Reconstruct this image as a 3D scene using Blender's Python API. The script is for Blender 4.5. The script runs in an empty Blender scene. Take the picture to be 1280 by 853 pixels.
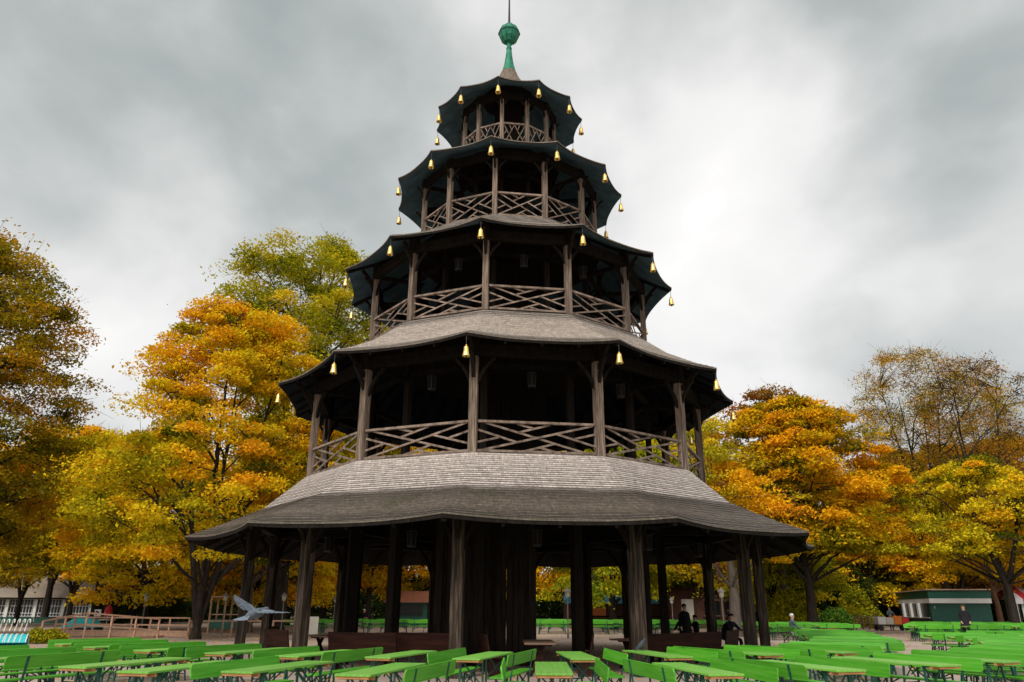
import bpy, bmesh, math, random
import numpy as np
from mathutils import Vector, Matrix
R = math.radians
sc = bpy.context.scene
COL = sc.collection
random.seed(7)
# ------------------------------------------------------------------ camera
CAM_D, CAM_H = 28.27, 1.6
cd = bpy.data.cameras.new("camera"); cam = bpy.data.objects.new("camera", cd); COL.objects.link(cam)
cd.sensor_width = 36.0; cd.lens = 935.6 / 1280 * 36.0
cd.clip_start = 0.1; cd.clip_end = 3000
cam.matrix_world = Matrix.Translation((0, -CAM_D, CAM_H)) @ Matrix.Rotation(-0.00693, 4, 'Z') @ Matrix.Rotation(math.pi/2 + 0.3418, 4, 'X') @ Matrix.Rotation(0.00429, 4, 'Z')
sc.camera = cam

def bearing(px, d):
    """world x of something seen at column px of the survey picture, d metres in front of the camera"""
    return d * ((px - 640) / 993.1 + 0.00693)

# ------------------------------------------------------------------ materials
def new_mat(name):
    m = bpy.data.materials.new(name); m.use_nodes = True
    nt = m.node_tree; nt.nodes.clear()
    out = nt.nodes.new('ShaderNodeOutputMaterial')
    return m, nt, out

def N(nt, t, **kw):
    n = nt.nodes.new(t)
    for k, v in kw.items():
        if k in n.inputs: n.inputs[k].default_value = v
        else: setattr(n, k, v)
    return n

def ramp(nt, fac, stops, interp='LINEAR'):
    r = nt.nodes.new('ShaderNodeValToRGB'); r.color_ramp.interpolation = interp
    el = r.color_ramp.elements
    while len(el) < len(stops): el.new(0.5)
    for e, (p, c) in zip(el, stops):
        e.position = p; e.color = (*c, 1) if len(c) == 3 else c
    if fac is not None: nt.links.new(fac, r.inputs['Fac'])
    return r

def mat_noise(name, c1, c2, scale=(8, 8, 8), rough=0.7, bump=0.2, detail=6, spec=0.4, c3=None, metallic=0, rnd=0.0, bdist=0.01, lo=0.3, hi=0.7):
    m, nt, out = new_mat(name); L = nt.links.new
    tc = N(nt, 'ShaderNodeTexCoord'); mp = N(nt, 'ShaderNodeMapping'); mp.inputs['Scale'].default_value = scale
    L(tc.outputs['Object'], mp.inputs['Vector'])
    nz = N(nt, 'ShaderNodeTexNoise', Scale=1.0, Detail=detail, Roughness=0.62); L(mp.outputs[0], nz.inputs['Vector'])
    st = [(lo, c1), (hi, c2)] if c3 is None else [(lo, c1), ((lo+hi)/2, c2), (hi, c3)]
    rp = ramp(nt, nz.outputs['Fac'], st)
    col = rp.outputs['Color']
    if rnd:
        oi = N(nt, 'ShaderNodeObjectInfo')
        mr = N(nt, 'ShaderNodeMapRange'); mr.inputs[3].default_value = 1 - rnd; mr.inputs[4].default_value = 1 + rnd
        L(oi.outputs['Random'], mr.inputs[0])
        hsv = N(nt, 'ShaderNodeHueSaturation'); L(mr.outputs[0], hsv.inputs['Value']); L(col, hsv.inputs['Color'])
        col = hsv.outputs['Color']
    p = N(nt, 'ShaderNodeBsdfPrincipled', Roughness=rough, Metallic=metallic)
    p.inputs['Specular IOR Level'].default_value = spec
    L(col, p.inputs['Base Color'])
    if bump:
        b = N(nt, 'ShaderNodeBump', Strength=bump, Distance=bdist); L(nz.outputs['Fac'], b.inputs['Height']); L(b.outputs[0], p.inputs['Normal'])
    L(p.outputs[0], out.inputs['Surface'])
    return m

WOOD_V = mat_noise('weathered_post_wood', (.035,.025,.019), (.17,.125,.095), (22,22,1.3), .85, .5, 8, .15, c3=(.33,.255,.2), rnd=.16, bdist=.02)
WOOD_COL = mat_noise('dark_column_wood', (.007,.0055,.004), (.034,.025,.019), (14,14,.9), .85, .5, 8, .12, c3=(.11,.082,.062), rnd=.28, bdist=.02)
WOOD_RAIL = mat_noise('rail_wood', (.06,.045,.036), (.21,.155,.12), (5,5,5), .85, .3, 8, .2, c3=(.34,.26,.21), rnd=.14)
WOOD_DARK = mat_noise('dark_timber', (.007,.006,.005), (.022,.017,.014), (9,9,3), .9, .3, 6, .1, rnd=.2)
WOOD_INNER = mat_noise('inner_and_shaded_timber', (.006,.0045,.0035), (.024,.018,.014), (16,16,1.2), .9, .4, 6, .1, rnd=.3)
GREEN = mat_noise('green_bench_paint', (.048,.25,.010), (.078,.35,.016), (22,1.1,22), .52, .12, 8, .35, c3=(.13,.38,.05), rnd=.18)
GREEN_TOP = mat_noise('green_table_paint', (.12,.36,.035), (.17,.43,.055), (20,1.0,20), .50, .10, 9, .5, c3=(.27,.43,.14), rnd=.16, lo=.35, hi=.72)
STEEL_G = mat_noise('dark_teal_steel', (.003,.05,.037), (.006,.085,.06), (6,6,6), .45, .05, 4, .5)
PINE = mat_noise('raw_batten_wood', (.33,.15,.05), (.52,.27,.10), (4,20,20), .6, .15, 5, .3)
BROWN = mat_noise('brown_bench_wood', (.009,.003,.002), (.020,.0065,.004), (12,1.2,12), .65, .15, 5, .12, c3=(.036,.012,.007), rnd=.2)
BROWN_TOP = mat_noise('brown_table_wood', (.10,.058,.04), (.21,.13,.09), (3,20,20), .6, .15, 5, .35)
COPPER = mat_noise('green_copper', (.008,.09,.05), (.02,.20,.115), (7,7,3), .6, .3, 7, .3, c3=(.07,.27,.17), metallic=.1)
COPPER_D = mat_noise('copper_seam', (.004,.06,.035), (.01,.10,.06), (7,7,3), .6, .1, 4, .3)
IRON = mat_noise('dark_iron', (.008,.008,.009), (.02,.02,.022), (5,5,5), .5, .1, 4, .4)
WIRE = mat_noise('wire', (.03,.03,.03), (.05,.05,.05), (5,5,5), .5, 0, 2, .4)
THATCH = mat_noise('copper_brown_shingle', (.09,.07,.05), (.22,.17,.12), (9,9,2), .8, .4, 6, .3)
WHITE = mat_noise('white_paint', (.66,.65,.61), (.78,.77,.73), (2,2,2), .5, .05, 5, .4)
CREAM = mat_noise('cream_board', (.55,.52,.44), (.66,.63,.55), (2,2,2), .6, .05, 5, .4)
KGREEN = mat_noise('kiosk_green', (.004,.07,.045), (.007,.10,.065), (2,2,14), .45, .25, 4, .45)
KDARK = mat_noise('kiosk_base', (.03,.035,.025), (.055,.055,.04), (6,6,6), .7, .2, 5, .3)
RAILW = mat_noise('light_ramp_wood', (.42,.24,.155), (.58,.37,.26), (6,6,6), .7, .15, 6, .3)
TILE = mat_noise('left_roof_tile', (.24,.20,.155), (.38,.32,.26), (1.5,3,9), .75, .4, 6, .3, bdist=.03)
REDC = mat_noise('red_canvas', (.55,.03,.04), (.68,.05,.06), (2,2,2), .7, .05, 4, .3)
WHITEC = mat_noise('white_canvas', (.68,.66,.66), (.80,.78,.78), (2,2,2), .7, .05, 4, .3)
BLUEC = mat_noise('blue_canvas', (.02,.12,.22), (.05,.24,.36), (2,2,2), .7, .05, 4, .3)
TURQ = mat_noise('turquoise_plastic', (.0,.42,.46), (.01,.55,.58), (3,3,3), .3, .03, 4, .5)
TERRA = mat_noise('terracotta', (.30,.11,.06), (.42,.17,.10), (6,6,6), .8, .2, 4, .3)
TAN = mat_noise('tan_wall', (.30,.21,.13), (.40,.29,.19), (2,2,2), .8, .1, 5, .2)
SHED = mat_noise('brown_shed_board', (.075,.035,.025), (.14,.07,.05), (8,8,2), .8, .2, 5, .2)
GLASS = mat_noise('dark_pane', (.008,.009,.010), (.018,.020,.022), (2,2,2), .35, 0, 3, .3)
LAMPG = mat_noise('lamp_glass', (.36,.35,.28), (.50,.48,.40), (9,9,9), .3, 0, 2, .5)
ORANGE = mat_noise('orange_plastic', (.70,.17,.01), (.80,.24,.02), (3,3,3), .4, 0, 3, .4)
REDP = mat_noise('red_plastic', (.55,.02,.02), (.66,.04,.03), (3,3,3), .4, 0, 3, .4)

def gold():
    m, nt, out = new_mat('gilded_bell_metal'); L = nt.links.new
    p = N(nt, 'ShaderNodeBsdfPrincipled', Metallic=0.65, Roughness=.33)
    tc = N(nt, 'ShaderNodeTexCoord'); nz = N(nt, 'ShaderNodeTexNoise', Scale=9.0, Detail=5.0); L(tc.outputs['Object'], nz.inputs['Vector'])
    rp = ramp(nt, nz.outputs['Fac'], [(.3, (.62,.36,.07)), (.5, (1,.68,.19)), (.75, (1,.80,.38))]); L(rp.outputs[0], p.inputs['Base Color'])
    L(p.outputs[0], out.inputs[0]); return m
GOLD = gold()

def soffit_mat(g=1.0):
    m, nt, out = new_mat('haze_tinted_soffit_boards'); L = nt.links.new
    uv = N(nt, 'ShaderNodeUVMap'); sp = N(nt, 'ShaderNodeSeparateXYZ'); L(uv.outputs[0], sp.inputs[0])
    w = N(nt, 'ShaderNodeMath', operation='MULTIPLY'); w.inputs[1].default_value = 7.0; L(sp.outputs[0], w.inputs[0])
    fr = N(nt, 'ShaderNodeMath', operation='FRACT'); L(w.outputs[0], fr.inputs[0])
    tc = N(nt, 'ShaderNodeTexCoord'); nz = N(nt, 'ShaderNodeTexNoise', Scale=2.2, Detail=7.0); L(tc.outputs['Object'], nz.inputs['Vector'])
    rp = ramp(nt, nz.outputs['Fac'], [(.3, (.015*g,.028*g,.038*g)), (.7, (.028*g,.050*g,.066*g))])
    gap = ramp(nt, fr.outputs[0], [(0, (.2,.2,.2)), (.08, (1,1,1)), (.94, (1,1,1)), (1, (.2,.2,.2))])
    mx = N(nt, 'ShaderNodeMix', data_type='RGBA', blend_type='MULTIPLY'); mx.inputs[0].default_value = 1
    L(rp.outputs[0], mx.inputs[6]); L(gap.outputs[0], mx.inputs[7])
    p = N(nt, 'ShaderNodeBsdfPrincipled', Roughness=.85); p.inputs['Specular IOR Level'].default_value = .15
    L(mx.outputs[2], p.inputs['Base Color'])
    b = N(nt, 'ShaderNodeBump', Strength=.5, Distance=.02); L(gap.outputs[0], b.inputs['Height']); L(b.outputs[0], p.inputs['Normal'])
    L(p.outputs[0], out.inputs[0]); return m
SOFFIT = soffit_mat(.55); SOFFIT_HAZE = soffit_mat(3.8)  # upper-level copy is lighter and bluer: haze put into the soffit colour

def shingle_mat(name, silver, dark, v_break=None, rough=.55, spec=.45):
    """wooden shingles; below v_break (metres up the slope from the eave) the courses are old, brown and mossy"""
    m, nt, out = new_mat(name); L = nt.links.new
    uv = N(nt, 'ShaderNodeUVMap')
    br = N(nt, 'ShaderNodeTexBrick', Scale=1.0); br.offset = .5
    br.inputs['Brick Width'].default_value = .17; br.inputs['Row Height'].default_value = .105; br.inputs['Mortar Size'].default_value = .005
    br.inputs['Color1'].default_value = (1,1,1,1); br.inputs['Color2'].default_value = (.45,.45,.45,1); br.inputs['Mortar'].default_value = (.05,.05,.05,1)
    L(uv.outputs[0], br.inputs['Vector'])
    tc = N(nt, 'ShaderNodeTexCoord')
    n1 = N(nt, 'ShaderNodeTexNoise', Scale=1.1, Detail=8.0, Roughness=.65); L(tc.outputs['Object'], n1.inputs['Vector'])
    mp = N(nt, 'ShaderNodeMapping'); mp.inputs['Scale'].default_value = (11, 3.5, 1); L(uv.outputs[0], mp.inputs[0])
    n2 = N(nt, 'ShaderNodeTexNoise', Scale=1.0, Detail=6.0, Roughness=.7); L(mp.outputs[0], n2.inputs['Vector'])
    silv = ramp(nt, n2.outputs['Fac'], [(.28, tuple(x*.5 for x in silver)), (.5, silver), (.72, tuple(min(1, x*1.35) for x in silver))])
    drk = ramp(nt, n2.outputs['Fac'], [(.28, tuple(x*.45 for x in dark)), (.5, dark), (.74, tuple(x*1.9 for x in dark))])
    moss = ramp(nt, n1.outputs['Fac'], [(.55, (0,0,0)), (.72, (1,1,1))])
    mossmix = N(nt, 'ShaderNodeMix', data_type='RGBA'); L(moss.outputs[0], mossmix.inputs[0]); L(drk.outputs[0], mossmix.inputs[6]); mossmix.inputs[7].default_value = (.075,.072,.028,1)
    base = mossmix.outputs[2]
    mix = N(nt, 'ShaderNodeMix', data_type='RGBA')
    sp = N(nt, 'ShaderNodeSeparateXYZ'); L(uv.outputs[0], sp.inputs[0])
    ad = N(nt, 'ShaderNodeMath', operation='MULTIPLY_ADD'); ad.inputs[1].default_value = .8; L(n1.outputs['Fac'], ad.inputs[0]); L(sp.outputs[1], ad.inputs[2])
    vb = v_break if v_break is not None else 0.1
    mr = N(nt, 'ShaderNodeMapRange'); mr.inputs[1].default_value = vb + .16; mr.inputs[2].default_value = vb + .62
    L(ad.outputs[0], mr.inputs[0]); L(mr.outputs[0], mix.inputs[0]); L(base, mix.inputs[6]); L(silv.outputs[0], mix.inputs[7])
    # row-edge shading painted in as a dark line along every course
    dv_ = N(nt, 'ShaderNodeMath', operation='DIVIDE'); dv_.inputs[1].default_value = .105; L(sp.outputs[1], dv_.inputs[0])
    fr_ = N(nt, 'ShaderNodeMath', operation='FRACT'); L(dv_.outputs[0], fr_.inputs[0])
    cl_ = ramp(nt, fr_.outputs[0], [(0, (.10,.09,.08)), (.22, (.38,.36,.34)), (.42, (.95,.95,.95)), (1, (1.0,1.0,1.0))])
    mc_ = N(nt, 'ShaderNodeMix', data_type='RGBA', blend_type='MULTIPLY'); mc_.inputs[0].default_value = 1.0
    L(mix.outputs[2], mc_.inputs[6]); L(cl_.outputs[0], mc_.inputs[7])
    mul = N(nt, 'ShaderNodeMix', data_type='RGBA', blend_type='MULTIPLY'); mul.inputs[0].default_value = .6
    L(mc_.outputs[2], mul.inputs[6]); L(br.outputs['Color'], mul.inputs[7])
    p = N(nt, 'ShaderNodeBsdfPrincipled', Roughness=rough); p.inputs['Specular IOR Level'].default_value = spec
    L(mul.outputs[2], p.inputs['Base Color'])
    b = N(nt, 'ShaderNodeBump', Strength=.7, Distance=.02); L(br.outputs['Color'], b.inputs['Height']); L(b.outputs[0], p.inputs['Normal'])
    L(p.outputs[0], out.inputs[0]); return m
SHINGLE1 = shingle_mat('silver_and_mossy_shingles', (.64,.56,.51), (.15,.118,.09), 2.35)
SHINGLE2 = shingle_mat('pale_tan_shingles', (.46,.39,.33), (.18,.145,.11), .25)

def leaf_mat(name, stops, transl=.26):
    m, nt, out = new_mat(name); L = nt.links.new
    at = N(nt, 'ShaderNodeAttribute', attribute_name='tint')
    oi = N(nt, 'ShaderNodeObjectInfo')
    mr = N(nt, 'ShaderNodeMath', operation='MULTIPLY_ADD'); mr.inputs[1].default_value = .16; L(oi.outputs['Random'], mr.inputs[0]); L(at.outputs['Fac'], mr.inputs[2])
    sb = N(nt, 'ShaderNodeMath', operation='SUBTRACT'); sb.inputs[1].default_value = .08; L(mr.outputs[0], sb.inputs[0])
    rp = ramp(nt, sb.outputs[0], stops)
    d = N(nt, 'ShaderNodeBsdfDiffuse', Roughness=.5); t = N(nt, 'ShaderNodeBsdfTranslucent')
    L(rp.outputs[0], d.inputs[0]); L(rp.outputs[0], t.inputs[0])
    g = N(nt, 'ShaderNodeMixShader'); g.inputs[0].default_value = transl
    L(d.outputs[0], g.inputs[1]); L(t.outputs[0], g.inputs[2]); L(g.outputs[0], out.inputs[0]); return m
LEAF_ORANGE = leaf_mat('orange_leaves', [(0, (.07,.09,.008)), (.2, (.36,.29,.010)), (.45, (.80,.48,.012)), (.75, (.88,.43,.012)), (1, (.68,.27,.015))])
LEAF_YELLOW = leaf_mat('yellow_leaves', [(0, (.06,.09,.008)), (.25, (.36,.33,.012)), (.55, (.80,.62,.018)), (.8, (.90,.55,.015)), (1, (.78,.32,.015))])
LEAF_LIME = leaf_mat('lime_leaves', [(0, (.05,.085,.010)), (.35, (.19,.24,.014)), (.7, (.50,.46,.018)), (1, (.80,.60,.025))])
LEAF_OLIVE = leaf_mat('olive_brown_leaves', [(0, (.04,.06,.008)), (.35, (.20,.20,.012)), (.65, (.50,.36,.015)), (1, (.62,.30,.02))])
LEAF_RUST = leaf_mat('rust_leaves', [(0, (.10,.08,.015)), (.35, (.30,.17,.02)), (.7, (.45,.22,.03)), (1, (.42,.15,.05))])
LEAF_DARK = leaf_mat('dark_green_leaves', [(0, (.010,.022,.006)), (.5, (.03,.055,.010)), (.85, (.09,.11,.012)), (1, (.30,.26,.02))])
LEAF_SHRUB = leaf_mat('shrub_leaves', [(0, (.03,.09,.012)), (.5, (.08,.19,.02)), (1, (.24,.32,.04))])
BARK = mat_noise('dark_bark', (.018,.014,.011), (.06,.047,.037), (9,9,2), .9, .7, 7, .1, rnd=.2, bdist=.04)
BARK_GREY = mat_noise('grey_bark', (.08,.065,.055), (.20,.165,.14), (9,9,1.5), .9, .8, 7, .1, bdist=.04)
BARK_RED = mat_noise('reddish_bark', (.12,.06,.035), (.24,.13,.08), (9,9,1.5), .9, .8, 7, .1, bdist=.04)

def ground_mat():
    m, nt, out = new_mat('pale_gravel_ground'); L = nt.links.new
    tc = N(nt, 'ShaderNodeTexCoord')
    n1 = N(nt, 'ShaderNodeTexNoise', Scale=.25, Detail=8.0, Roughness=.6); L(tc.outputs['Object'], n1.inputs['Vector'])
    n2 = N(nt, 'ShaderNodeTexNoise', Scale=38.0, Detail=5.0, Roughness=.7); L(tc.outputs['Object'], n2.inputs['Vector'])
    c1 = ramp(nt, n1.outputs['Fac'], [(.3, (.40,.30,.25)), (.7, (.56,.45,.38))])
    c2 = ramp(nt, n2.outputs['Fac'], [(.3, (.55,.55,.55)), (.65, (1.0,1.0,1.0))])
    mx = N(nt, 'ShaderNodeMix', data_type='RGBA', blend_type='MULTIPLY'); mx.inputs[0].default_value = .8
    L(c1.outputs[0], mx.inputs[6]); L(c2.outputs[0], mx.inputs[7])
    # beyond the beer garden the soil is dark leaf-strewn woodland floor
    sp = N(nt, 'ShaderNodeVectorMath', operation='LENGTH'); L(tc.outputs['Object'], sp.inputs[0])
    mr = N(nt, 'ShaderNodeMapRange'); mr.inputs[1].default_value = 52; mr.inputs[2].default_value = 66; L(sp.outputs['Value'], mr.inputs[0])
    lv = ramp(nt, n2.outputs['Fac'], [(.35, (.05,.04,.02)), (.6, (.12,.085,.03)), (.72, (.30,.17,.03))])
    m2 = N(nt, 'ShaderNodeMix', data_type='RGBA'); L(mr.outputs[0], m2.inputs[0]); L(mx.outputs[2], m2.inputs[6]); L(lv.outputs[0], m2.inputs[7])
    p = N(nt, 'ShaderNodeBsdfPrincipled', Roughness=.9); p.inputs['Specular IOR Level'].default_value = .2
    L(m2.outputs[2], p.inputs['Base Color'])
    b = N(nt, 'ShaderNodeBump', Strength=.4, Distance=.01); L(n2.outputs['Fac'], b.inputs['Height']); L(b.outputs[0], p.inputs['Normal'])
    L(p.outputs[0], out.inputs[0]); return m
GROUND = ground_mat()

# ------------------------------------------------------------------ mesh helpers
class MB:
    def __init__(s): s.v = []; s.f = []; s.uv = None
    def add(s, vs, fs):
        o = len(s.v); s.v += [tuple(p) for p in vs]; s.f += [tuple(i + o for i in f) for f in fs]; return s
    def box(s, c, size, rz=0.0, M=None, taper=1.0):
        sx, sy, sz = (q/2 for q in size); vs = []
        for z in (-1, 1):
            t = taper if z > 0 else 1
            for x, y in ((-1,-1),(1,-1),(1,1),(-1,1)): vs.append(Vector((x*sx*t, y*sy*t, z*sz)))
        T = Matrix.Translation(c) @ (M if M is not None else Matrix.Rotation(rz, 4, 'Z'))
        return s.add([T @ p for p in vs], [(3,2,1,0),(4,5,6,7),(0,1,5,4),(1,2,6,5),(2,3,7,6),(3,0,4,7)])
    def beam(s, a, b, w, h, up=(0,0,1), w2=None, h2=None):
        """rectangular bar from a to b; w across, h along 'up'"""
        a = Vector(a); b = Vector(b); d = (b-a).normalized(); u = Vector(up)
        x = d.cross(u)
        if x.length < 1e-4: x = d.cross(Vector((1,0,0)))
        x.normalize(); u = x.cross(d).normalized(); vs = []
        for p, ww, hh in ((a, w, h), (b, w2 or w, h2 or h)):
            for i, j in ((-1,-1),(1,-1),(1,1),(-1,1)): vs.append(p + x*(i*ww/2) + u*(j*hh/2))
        return s.add(vs, [(3,2,1,0),(4,5,6,7),(0,1,5,4),(1,2,6,5),(2,3,7,6),(3,0,4,7)])
    def tube(s, pts, rad, n=8, cap=True):
        pts = [Vector(p) for p in pts]; rad = rad if isinstance(rad, (list, tuple)) else [rad]*len(pts)
        o = len(s.v); prev = None
        for i, p in enumerate(pts):
            d = (pts[min(i+1, len(pts)-1)] - pts[max(i-1, 0)]).normalized()
            if prev is None:
                x = d.orthogonal().normalized()
            else:
                x = (prev - d*prev.dot(d)).normalized()
            prev = x; y = d.cross(x)
            for k in range(n):
                a = 2*math.pi*k/n; s.v.append(tuple(p + (x*math.cos(a)+y*math.sin(a))*rad[i]))
        for i in range(len(pts)-1):
            for k in range(n):
                k2 = (k+1) % n; s.f.append((o+i*n+k, o+i*n+k2, o+(i+1)*n+k2, o+(i+1)*n+k))
        if cap:
            s.f.append(tuple(o+k for k in reversed(range(n)))); s.f.append(tuple(o+(len(pts)-1)*n+k for k in range(n)))
        return s
    def lathe(s, prof, n=16, c=(0,0,0), phase=0.0):
        o = len(s.v); cx, cy, cz = c
        for r, z in prof:
            for k in range(n):
                a = 2*math.pi*k/n + phase; s.v.append((cx+r*math.cos(a), cy+r*math.sin(a), cz+z))
        for i in range(len(prof)-1):
            for k in range(n):
                k2 = (k+1) % n; s.f.append((o+i*n+k, o+i*n+k2, o+(i+1)*n+k2, o+(i+1)*n+k))
        s.f.append(tuple(o+k for k in reversed(range(n)))); s.f.append(tuple(o+(len(prof)-1)*n+k for k in range(n)))
        return s
    def prism(s, poly, z0, z1):
        n = len(poly)
        return s.add([(x, y, z0) for x, y in poly] + [(x, y, z1) for x, y in poly],
                     [tuple(reversed(range(n))), tuple(range(n, 2*n))] + [(i, (i+1) % n, n+(i+1) % n, n+i) for i in range(n)])
    def obj(s, name, m, parent=None, loc=None, smooth=False, bevel=0, rz=0):
        me = bpy.data.meshes.new(name); me.from_pydata(s.v, [], s.f); me.update()
        if s.uv is not None:
            ul = me.uv_layers.new(name='UVMap')
            for lp in me.loops: ul.data[lp.index].uv = s.uv[lp.vertex_index]
        for mm in (m if isinstance(m, (list, tuple)) else [m]): me.materials.append(mm)
        if bevel:
            bm = bmesh.new(); bm.from_mesh(me)
            bmesh.ops.bevel(bm, geom=bm.edges[:], offset=bevel, segments=2, affect='EDGES', profile=.6)
            bm.to_mesh(me); bm.free()
        if smooth:
            me.polygons.foreach_set('use_smooth', [True]*len(me.polygons))
        o = bpy.data.objects.new(name, me); COL.objects.link(o)
        if parent is not None: o.parent = parent
        if loc is not None: o.location = loc
        if rz: o.rotation_euler.z = rz
        return o

def tag(o, label=None, cat=None, group=None, kind=None):
    if label: o['label'] = label
    if cat: o['category'] = cat
    if group: o['group'] = group
    if kind: o['kind'] = kind
    return o
def thing(name, label, cat, loc=(0,0,0), rz=0.0, group=None):
    o = bpy.data.objects.new(name, None); COL.objects.link(o); o.location = loc; o.rotation_euler.z = rz
    o.empty_display_size = .2
    return tag(o, label, cat, group)
def dup(root, loc=None, rz=None, label=None, group=None, scale=None):
    r = root.copy(); COL.objects.link(r)
    if loc is not None: r.location = loc
    if rz is not None: r.rotation_euler.z = rz
    if scale is not None: r.scale = scale if isinstance(scale, (tuple, list)) else (scale,)*3
    if label: r['label'] = label
    if group: r['group'] = group
    for ch in list(root.children):
        c = ch.copy(); COL.objects.link(c); c.parent = r
        for g in list(ch.children):
            d = g.copy(); COL.objects.link(d); d.parent = c
    return r
ORD = ['first','second','third','fourth','fifth','sixth','seventh','eighth','ninth','tenth','eleventh','twelfth','thirteenth','fourteenth','fifteenth','sixteenth','seventeenth','eighteenth','nineteenth','twentieth']

# ------------------------------------------------------------------ ground
g = MB(); g.add([(-900,-200,0),(900,-200,0),(900,1200,0),(-900,1200,0)], [(0,1,2,3)])
tag(g.obj('ground', GROUND), kind='structure')

# ------------------------------------------------------------------ pagoda tower
PHI = -0.13478
def ang(k): return PHI + k*math.pi/6
def pol(r, a, z): return Vector((r*math.sin(a), -r*math.cos(a), z))
tower = thing('pagoda_tower', 'tall five-tiered dark wooden pagoda tower with shingled roofs and a green copper finial', 'tower')

def roof(level, prof, sag, inward, mat, thick=.07, courses=True):
    """prof: list of (R, z) of the corner line from the eave inwards. Eave sags between corners and bows in."""
    SEG = 10
    # resample profile in courses of .105 m
    P = []
    dist = 0; acc = []
    for (r0, z0), (r1, z1) in zip(prof[:-1], prof[1:]):
        L_ = math.hypot(r1-r0, z1-z0); n = max(1, int(round(L_/.105)))
        for i in range(n): acc.append((r0+(r1-r0)*i/n, z0+(z1-z0)*i/n, dist+L_*i/n))
        dist += L_
    acc.append((prof[-1][0], prof[-1][1], dist))
    rows = []
    for i, (r, z, d) in enumerate(acc):
        if i > 0: rows.append((r, z+.0, d-.001))
        if i < len(acc)-1: rows.append((r, z+.016 if courses else z, d))
    mb = MB(); mb.uv = []
    n = 12*SEG; m = n+1
    def ept(r, z, d, k):
        f = max(0.0, 1 - d/(dist*.6)); f = f*f
        kk, s = divmod(k, SEG); t = 2*s/SEG - 1; w = 1 - abs(t)**2.4; u = s/SEG
        p = pol(r, ang(kk), 0).lerp(pol(r, ang(kk+1), 0), u)
        p *= 1 - inward*w*f; p.z = z - sag*w*f
        return p, kk+u
    for (r, z, d) in rows:
        for k in range(m):
            p, ku = ept(r, z, d, k); jit = .006*math.sin((k % n)*7.13+d*31)
            mb.v.append((p.x, p.y, p.z+jit)); mb.uv.append((ku*prof[0][0]*.5176, d))
    for i in range(len(rows)-1):
        for k in range(n): mb.f.append((i*m+k, i*m+k+1, (i+1)*m+k+1, (i+1)*m+k))
    # ragged shingle butts at the eave
    o = len(mb.v); tb = min(thick, .035)
    for k in range(m):
        x, y, z = mb.v[k]; mb.v.append((x, y, z-tb-.012*math.sin((k % n)*3.7)**2)); mb.uv.append((mb.uv[k][0], -tb))
    for k in range(n): mb.f.append((o+k, o+k+1, k+1, k))
    ro = mb.obj('roof', mat, tower)
    # soffit
    sb = MB(); sb.uv = []
    srows = [(r, z, d) for (r, z, d) in acc[::4]] + [acc[-1]]
    for k in range(m):
        p, ku = ept(srows[0][0]-.012, srows[0][1], 0, k); sb.v.append((p.x, p.y, p.z-tb*.5)); sb.uv.append((ku*12, -.2))
    for (r, z, d) in srows:
        for k in range(m):
            p, ku = ept(r-.012, z, d, k); sb.v.append((p.x, p.y, p.z-thick-.035)); sb.uv.append((ku*12, d))
    for i in range(len(srows)):
        for k in range(n): sb.f.append((i*m+k+1, i*m+k, (i+1)*m+k, (i+1)*m+k+1))
    so = sb.obj('soffit', [SOFFIT_HAZE if level >= 3 else SOFFIT if level == 2 else WOOD_DARK, WOOD_DARK], ro)
    for q_ in range(n): so.data.polygons[q_].material_index = 1
    # rafters under the soffit
    for kk in range(12):
        for s in ((0, .25, .5, .75) if level <= 2 else (0,) if level == 3 else ()):
            w = 1-abs(2*s-1)**2.4
            def q(r, z, d):
                f = max(0.0, 1-d/(dist*.6)); f = f*f
                p = pol(r, ang(kk), 0).lerp(pol(r, ang(kk+1), 0), s); p *= 1-inward*w*f
                p.z = z-sag*w*f-thick-.10; return p
            A = acc[1]; B = acc[len(acc)//2]; C_ = acc[-1]
            wd = .12 if s == 0 else .07
            rb = MB(); rb.beam(q(*A), q(*B), wd, .11); rb.beam(q(*B), q(*C_), wd, .11)
            rb.obj('rafter', WOOD_DARK, ro)
    return ro

# eave, break, top of each roof
roof(1, [(10.83,3.65),(10.0,3.96),(8.6,4.60),(7.32,5.74)], .10, .018, SHINGLE1, .08)
roof(2, [(8.57,8.914),(7.9,9.20),(6.9,9.74),(5.55,10.80)], .07, .022, SHINGLE2)
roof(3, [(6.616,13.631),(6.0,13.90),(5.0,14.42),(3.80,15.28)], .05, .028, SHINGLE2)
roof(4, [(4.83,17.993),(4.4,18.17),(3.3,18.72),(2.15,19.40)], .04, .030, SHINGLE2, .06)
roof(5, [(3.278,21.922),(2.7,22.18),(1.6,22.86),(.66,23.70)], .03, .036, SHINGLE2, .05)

def ring_beam(r, z, w, h, name='ring_beam', m=WOOD_DARK, off=0):
    b = MB()
    for k in range(12):
        a, c = pol(r, ang(k), z), pol(r, ang(k+1), z)
        b.beam(a, c, w, h)
    b.obj(name, m, tower)

def deck(r, z, th=.12, hole=0):
    b = MB(); b.prism([(r*math.sin(ang(k)), -r*math.cos(ang(k))) for k in range(12)], z-th, z)
    b.obj('deck', WOOD_DARK, tower)

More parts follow.
